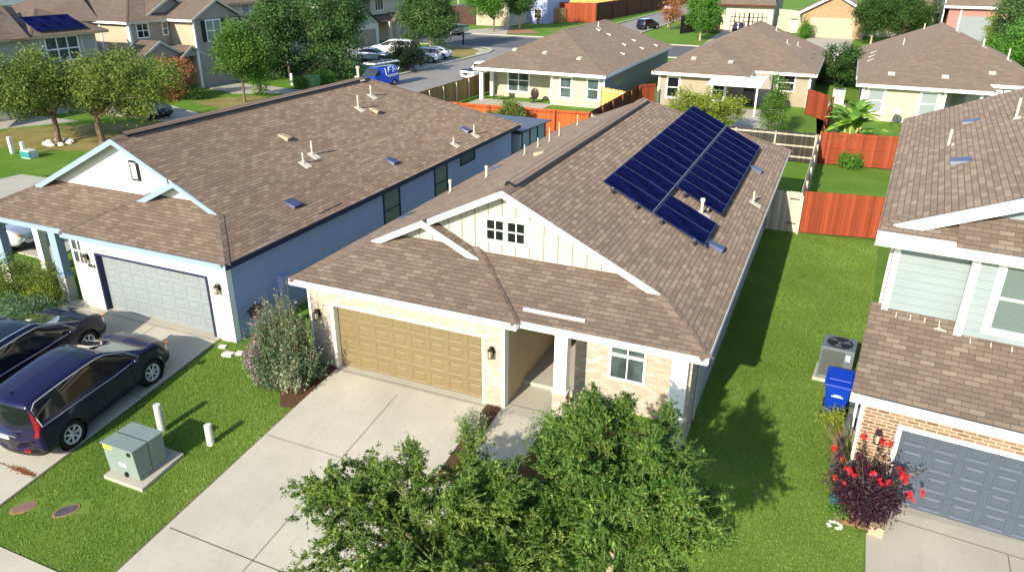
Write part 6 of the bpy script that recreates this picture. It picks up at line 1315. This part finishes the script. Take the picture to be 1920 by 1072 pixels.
# pots by the plum bush
s=MB(); s.prism([(2.15,15.05,gz(15)),(2.45,15.02,gz(15)),(2.45,15.3,gz(15)),(2.15,15.33,gz(15))],(0,0,.28)); tag(s.build('planter',M['ventt']),'square brown planter under the plum bush on the drive edge','planter')
s=MB(); s.lathe((1.45,15.7,gz(15.7)),Z,[(0,.02),(.02,.1),(.25,.14),(.26,.12),(.2,.001)],12); tag(s.build('watering_can',M['teal']),'small teal pot at the lawn edge by the plum bush','pot')
s=MB()
for k in range(9):
    q=A(1.5+.13*math.cos(k*1.7)*(1+.2*k/9)-.02,15.08+.1*math.sin(k*1.7),gz(15)); s.ball(q+A(0,0,.03),(.05,.045,.035),6,4)
tag(s.build('white_stones',M['rock']),'little heap of white stones at the lawn edge','stones')
# dish on tripod, patio furniture
t=thing('satellite_dish','pale dish on a tripod in front of the cream wall','satellite dish',(4.0,63.8,0)); s=MB()
for k in range(3): s.tube([(4.0+.45*math.cos(k*2.1),63.8+.45*math.sin(k*2.1),0),(4.0,63.8,1.0)],.02,5)
s.build('tripod',M['dark'],t); s=MB(); s.lathe((4.0,63.6,1.2),(0,-.7,.7),[(0,.001),(.03,.2),(.09,.34)],16); s.build('dish',M['ventp'],t)
t=thing('patio_chair','beige sling chair on the cream house patio','chair',(-27.6,60.9,.05)); s=MB(); s.prism([(-27.95,60.6,.45),(-27.35,60.6,.42),(-27.35,61.2,.40),(-27.95,61.2,.40)],(0,0,.03)); s.build('seat',M['wovens'],t); s=MB(); s.prism([(-27.95,61.15,.42),(-27.35,61.15,.42),(-27.35,61.45,1.15),(-27.95,61.45,1.15)],(0,.03,0)); s.build('backrest',M['wovens'],t)
for x,y in ((-27.95,60.62),(-27.35,60.62),(-27.95,61.3),(-27.35,61.3)): MB().tube([(x,y,.05),(x,y,.6 if y<61 else .45)],.02,5).build('leg',M['dark'],t)
t=thing('patio_chair','dark woven chair beside the cream back door','chair',(-24.4,61.2,.05)); s=MB(); s.ball((-24.4,61.3,.75),(.38,.12,.48),12,8); s.build('backrest',M['bronze'],t); s=MB(); s.lathe((-24.4,60.95,.4),Z,[(0,.36),(.06,.36),(.08,.001)],14); s.build('seat',M['bronze'],t); s=MB(); s.lathe((-24.4,61.0,.05),Z,[(0,.28),(.04,.26),(.05,.05),(.36,.05)],12); s.build('base',M['bronze'],t)
t=thing('dark_cage','dark barred pet cage against the tan patio wall','cage',(-5.0,66.9,0)); s=MB()
for k in range(8): s.tube([(-5.6+k*.2,66.4,.05),(-5.6+k*.2,66.4,1.3)],.02,4)
s.box(-5.65,-4.15,66.35,66.45,1.28,1.34); s.box(-5.65,-4.15,66.35,66.45,.05,.1); s.build('bars',M['ventp'],t); MB().box(-5.6,-4.2,66.5,67.6,.05,1.25).build('box',M['dark'],t)
t=thing('barbecue','covered dark barbecue at the porch edge of the cream house','barbecue',(7.7,64.9,0)); s=MB(); s.ball((7.7,64.9,.95),(.42,.32,.3),12,7); s.build('lid',M['dark'],t); s=MB(); s.box(7.35,8.05,64.65,65.15,.05,.75); s.build('cabinet',M['bronze'],t)
t=thing('patio_chair','pale reclining chair on the cream porch','chair',(10.0,64.9,0)); s=MB(); s.prism([(9.7,64.5,.4),(10.3,64.5,.4),(10.3,65.1,.35),(9.7,65.1,.35)],(0,0,.05)); s.build('seat',M['wovens'],t); s=MB(); s.prism([(9.7,65.05,.35),(10.3,65.05,.35),(10.3,65.5,1.1),(9.7,65.5,1.1)],(0,.05,0)); s.build('backrest',M['wovens'],t); MB().box(9.75,10.25,64.6,65.1,0,.35).build('base',M['dark'],t)
ac2=thing('air_conditioner','pale air conditioner on a slab between the tan and cream houses','air conditioner',(-.3,71.5,0)); s=MB(); s.box(-.9,.5,70.9,72.4,0,.12); s.build('pad',M['conc'],ac2); s=MB(); s.box(-.7,.3,71.1,72.1,.12,1.35); s.build('casing',M['ventp'],ac2,bevel=.03); s=MB(); s.lathe((-.2,71.6,1.35),Z,[(0,.4),(.03,.38),(.03,.001)],18); s.build('fan_grille',M['acd'],ac2)
# small street things on the left
for px,h_,l in (((24,288),1.05,'white marker post on the corner lawn, left one'),((47,293),.9,'white marker post touching the small teal-lidded box')):
    p=onz(*px); s=MB(); s.box(p[0]-.1,p[0]+.1,p[1]-.1,p[1]+.1,0,h_); tag(s.build('marker_post',M['paper'],bevel=.02),l,'post','marker posts on the corner lawn')
p=onz(57,296); t=thing('utility_box','small white utility box with teal side on the corner lawn','utility box',tuple(p)); MB().box(p[0]-.4,p[0]+.4,p[1]-.3,p[1]+.3,0,.5).build('cabinet',M['tgreenb'],t,bevel=.03); MB().box(p[0]-.38,p[0]+.42,p[1]-.33,p[1]-.3,.08,.44).build('door',M['teal'],t)
for i in range(9):
    a=i*.75-1.2; b=onz(110,269); q=b+A(.75*math.cos(a),.75*math.sin(a),.06); s=MB(); s.ball(q,(.25,.2,.16),7,5); tag(s.build('edging_rock',M['rock']),'whitish rock in the ring round the leftmost olive-green tree','rock','rocks round the olive-green tree')
for i,(u,v,l) in enumerate(((10,215,'large pale boulder at the left edge, rearmost'),(22,222,'large pale boulder at the left edge, foremost'),(5,225,'pale boulder cut by the left picture edge'))):
    p=onz(u,v); s=MB(); s.ball(p+A(0,0,.3),(.8,.6,.5),9,6); tag(s.build('boulder',M['rock']),l,'boulder','pale boulders by the left drive')
p=onz(586,165); t=thing('utility_box','green transformer cabinet on the far lawn between two bushes','transformer',tuple(p)); MB().box(p[0]-.6,p[0]+.6,p[1]-.55,p[1]+.55,.1,1.15).build('cabinet',M['ggreen'],t,bevel=.03); MB().box(p[0]-.7,p[0]+.7,p[1]-.65,p[1]+.65,-.05,.1).build('pad',M['concd'],t)
p=onz(548,160); s=MB(); s.lathe(p,Z,[(0,.12),(1.1,.12),(1.12,.001)],12); tag(s.build('marker_post',M['paper']),'white marker post left of the clipped bush','post')
# mailbox cluster, sign, poles, hoop
p=onz(869,86); t=thing('mailbox','dark mailbox on a post at the street corner','mailbox',tuple(p)); MB().box(p[0]-.09,p[0]+.09,p[1]-.09,p[1]+.09,0,1.9).build('post',M['navy'],t); MB().box(p[0]-.5,p[0]+.5,p[1]-.7,p[1]+.7,1.9,2.6).build('box',M['ventp'],t,bevel=.05); MB().box(p[0]-.55,p[0]+.55,p[1]-.75,p[1]+.75,2.62,2.72).build('cap',M['dark'],t)
p=onz(1252,52); t=thing('street_sign','blue-edged white street name sign on a thin post','sign',tuple(p)); MB().tube([p,p+A(0,0,4.0)],.06,6).build('post',M['ventp'],t); s=MB(); s.box(p[0]-.9,p[0]+.5,p[1]-.05,p[1]+.05,3.0,3.75); so=s.build('sign_plate',M['signb'],t); s=MB(); s.box(p[0]-.85,p[0]+.45,p[1]-.07,p[1]-.05,3.18,3.55); s.build('lettering_band',M['paper'],so)
for px,h_,l in (((1150,25),7.5,'slim wooden pole along the side street fence, leftmost'),((1171,26),7.5,'slim wooden pole along the side street fence, second'),((1195,20),7.5,'slim wooden pole by the far lawn'),((1290,25),9,'slim wooden pole where the side street climbs')):
    p=onz(*px); s=MB(); s.tube([p,p+A(0,0,h_)],[.2,.16],7); tag(s.build('utility_pole',M['bark']),l,'pole','poles along the side street')
p=onz(860,42); s=MB(); s.tube([p,p+A(0,0,9)],.12,7); tag(s.build('utility_pole',M['ventp']),'pale grey pole left of the blue-grey house','pole')
p=onz(1834,78); t=thing('basketball_hoop','black bicycle-like exercise frame before the pale blue garage','exercise frame',tuple(p)); s=MB(); s.tube([p,p+A(-.2,0,3.0)],.09,5); s.tube([p+A(-1.0,0,2.0),p+A(0,0,1.2)],.08,5); s.tube([p+A(.7,0,0),p+A(-.1,0,1.6),p+A(-.6,0,0)],.09,5); s.build('frame',M['dark'],t)
for k in (-.6,.5): MB().tube([p+A(k+.35*math.cos(a*.45),0,.35+.35*math.sin(a*.45)) for a in range(15)],.06,5).build('wheel',M['dark'],t)
p=onz(1489,62); t=thing('wheelie_bin','pale wheelie bin beside the cone-shaped shrub','bin',tuple(p)); MB().prism([p+A(-.7,-.5,0),p+A(.7,-.5,0),p+A(.7,.5,0),p+A(-.7,.5,0)],(0,0,2.1)).build('bin_body',M['ventp'],t,bevel=.05); MB().box(p[0]-.8,p[0]+.8,p[1]-.6,p[1]+.6,2.12,2.3).build('lid',M['acg'],t)
for (u,v),l in (((1562,130),'white lounge chair beside the russet hedge'),((1570,128),'white upright board next to the lounge chair')):
    p=onz(u,v); t=thing('garden_chair',l,'chair',tuple(p)); MB().prism([p+A(-.25,0,.3),p+A(.25,0,.3),p+A(.45,.6,1.6),p+A(-.05,.6,1.6)],(0,.06,0)).build('backrest',M['paper'],t); MB().prism([p+A(-.25,0,.3),p+A(.25,0,.3),p+A(.25,-.7,.35),p+A(-.25,-.7,.35)],(0,0,.05)).build('seat',M['paper'],t); MB().box(p[0]-.2,p[0]+.2,p[1]-.5,p[1]-.1,0,.3).build('base',M['dark'],t)
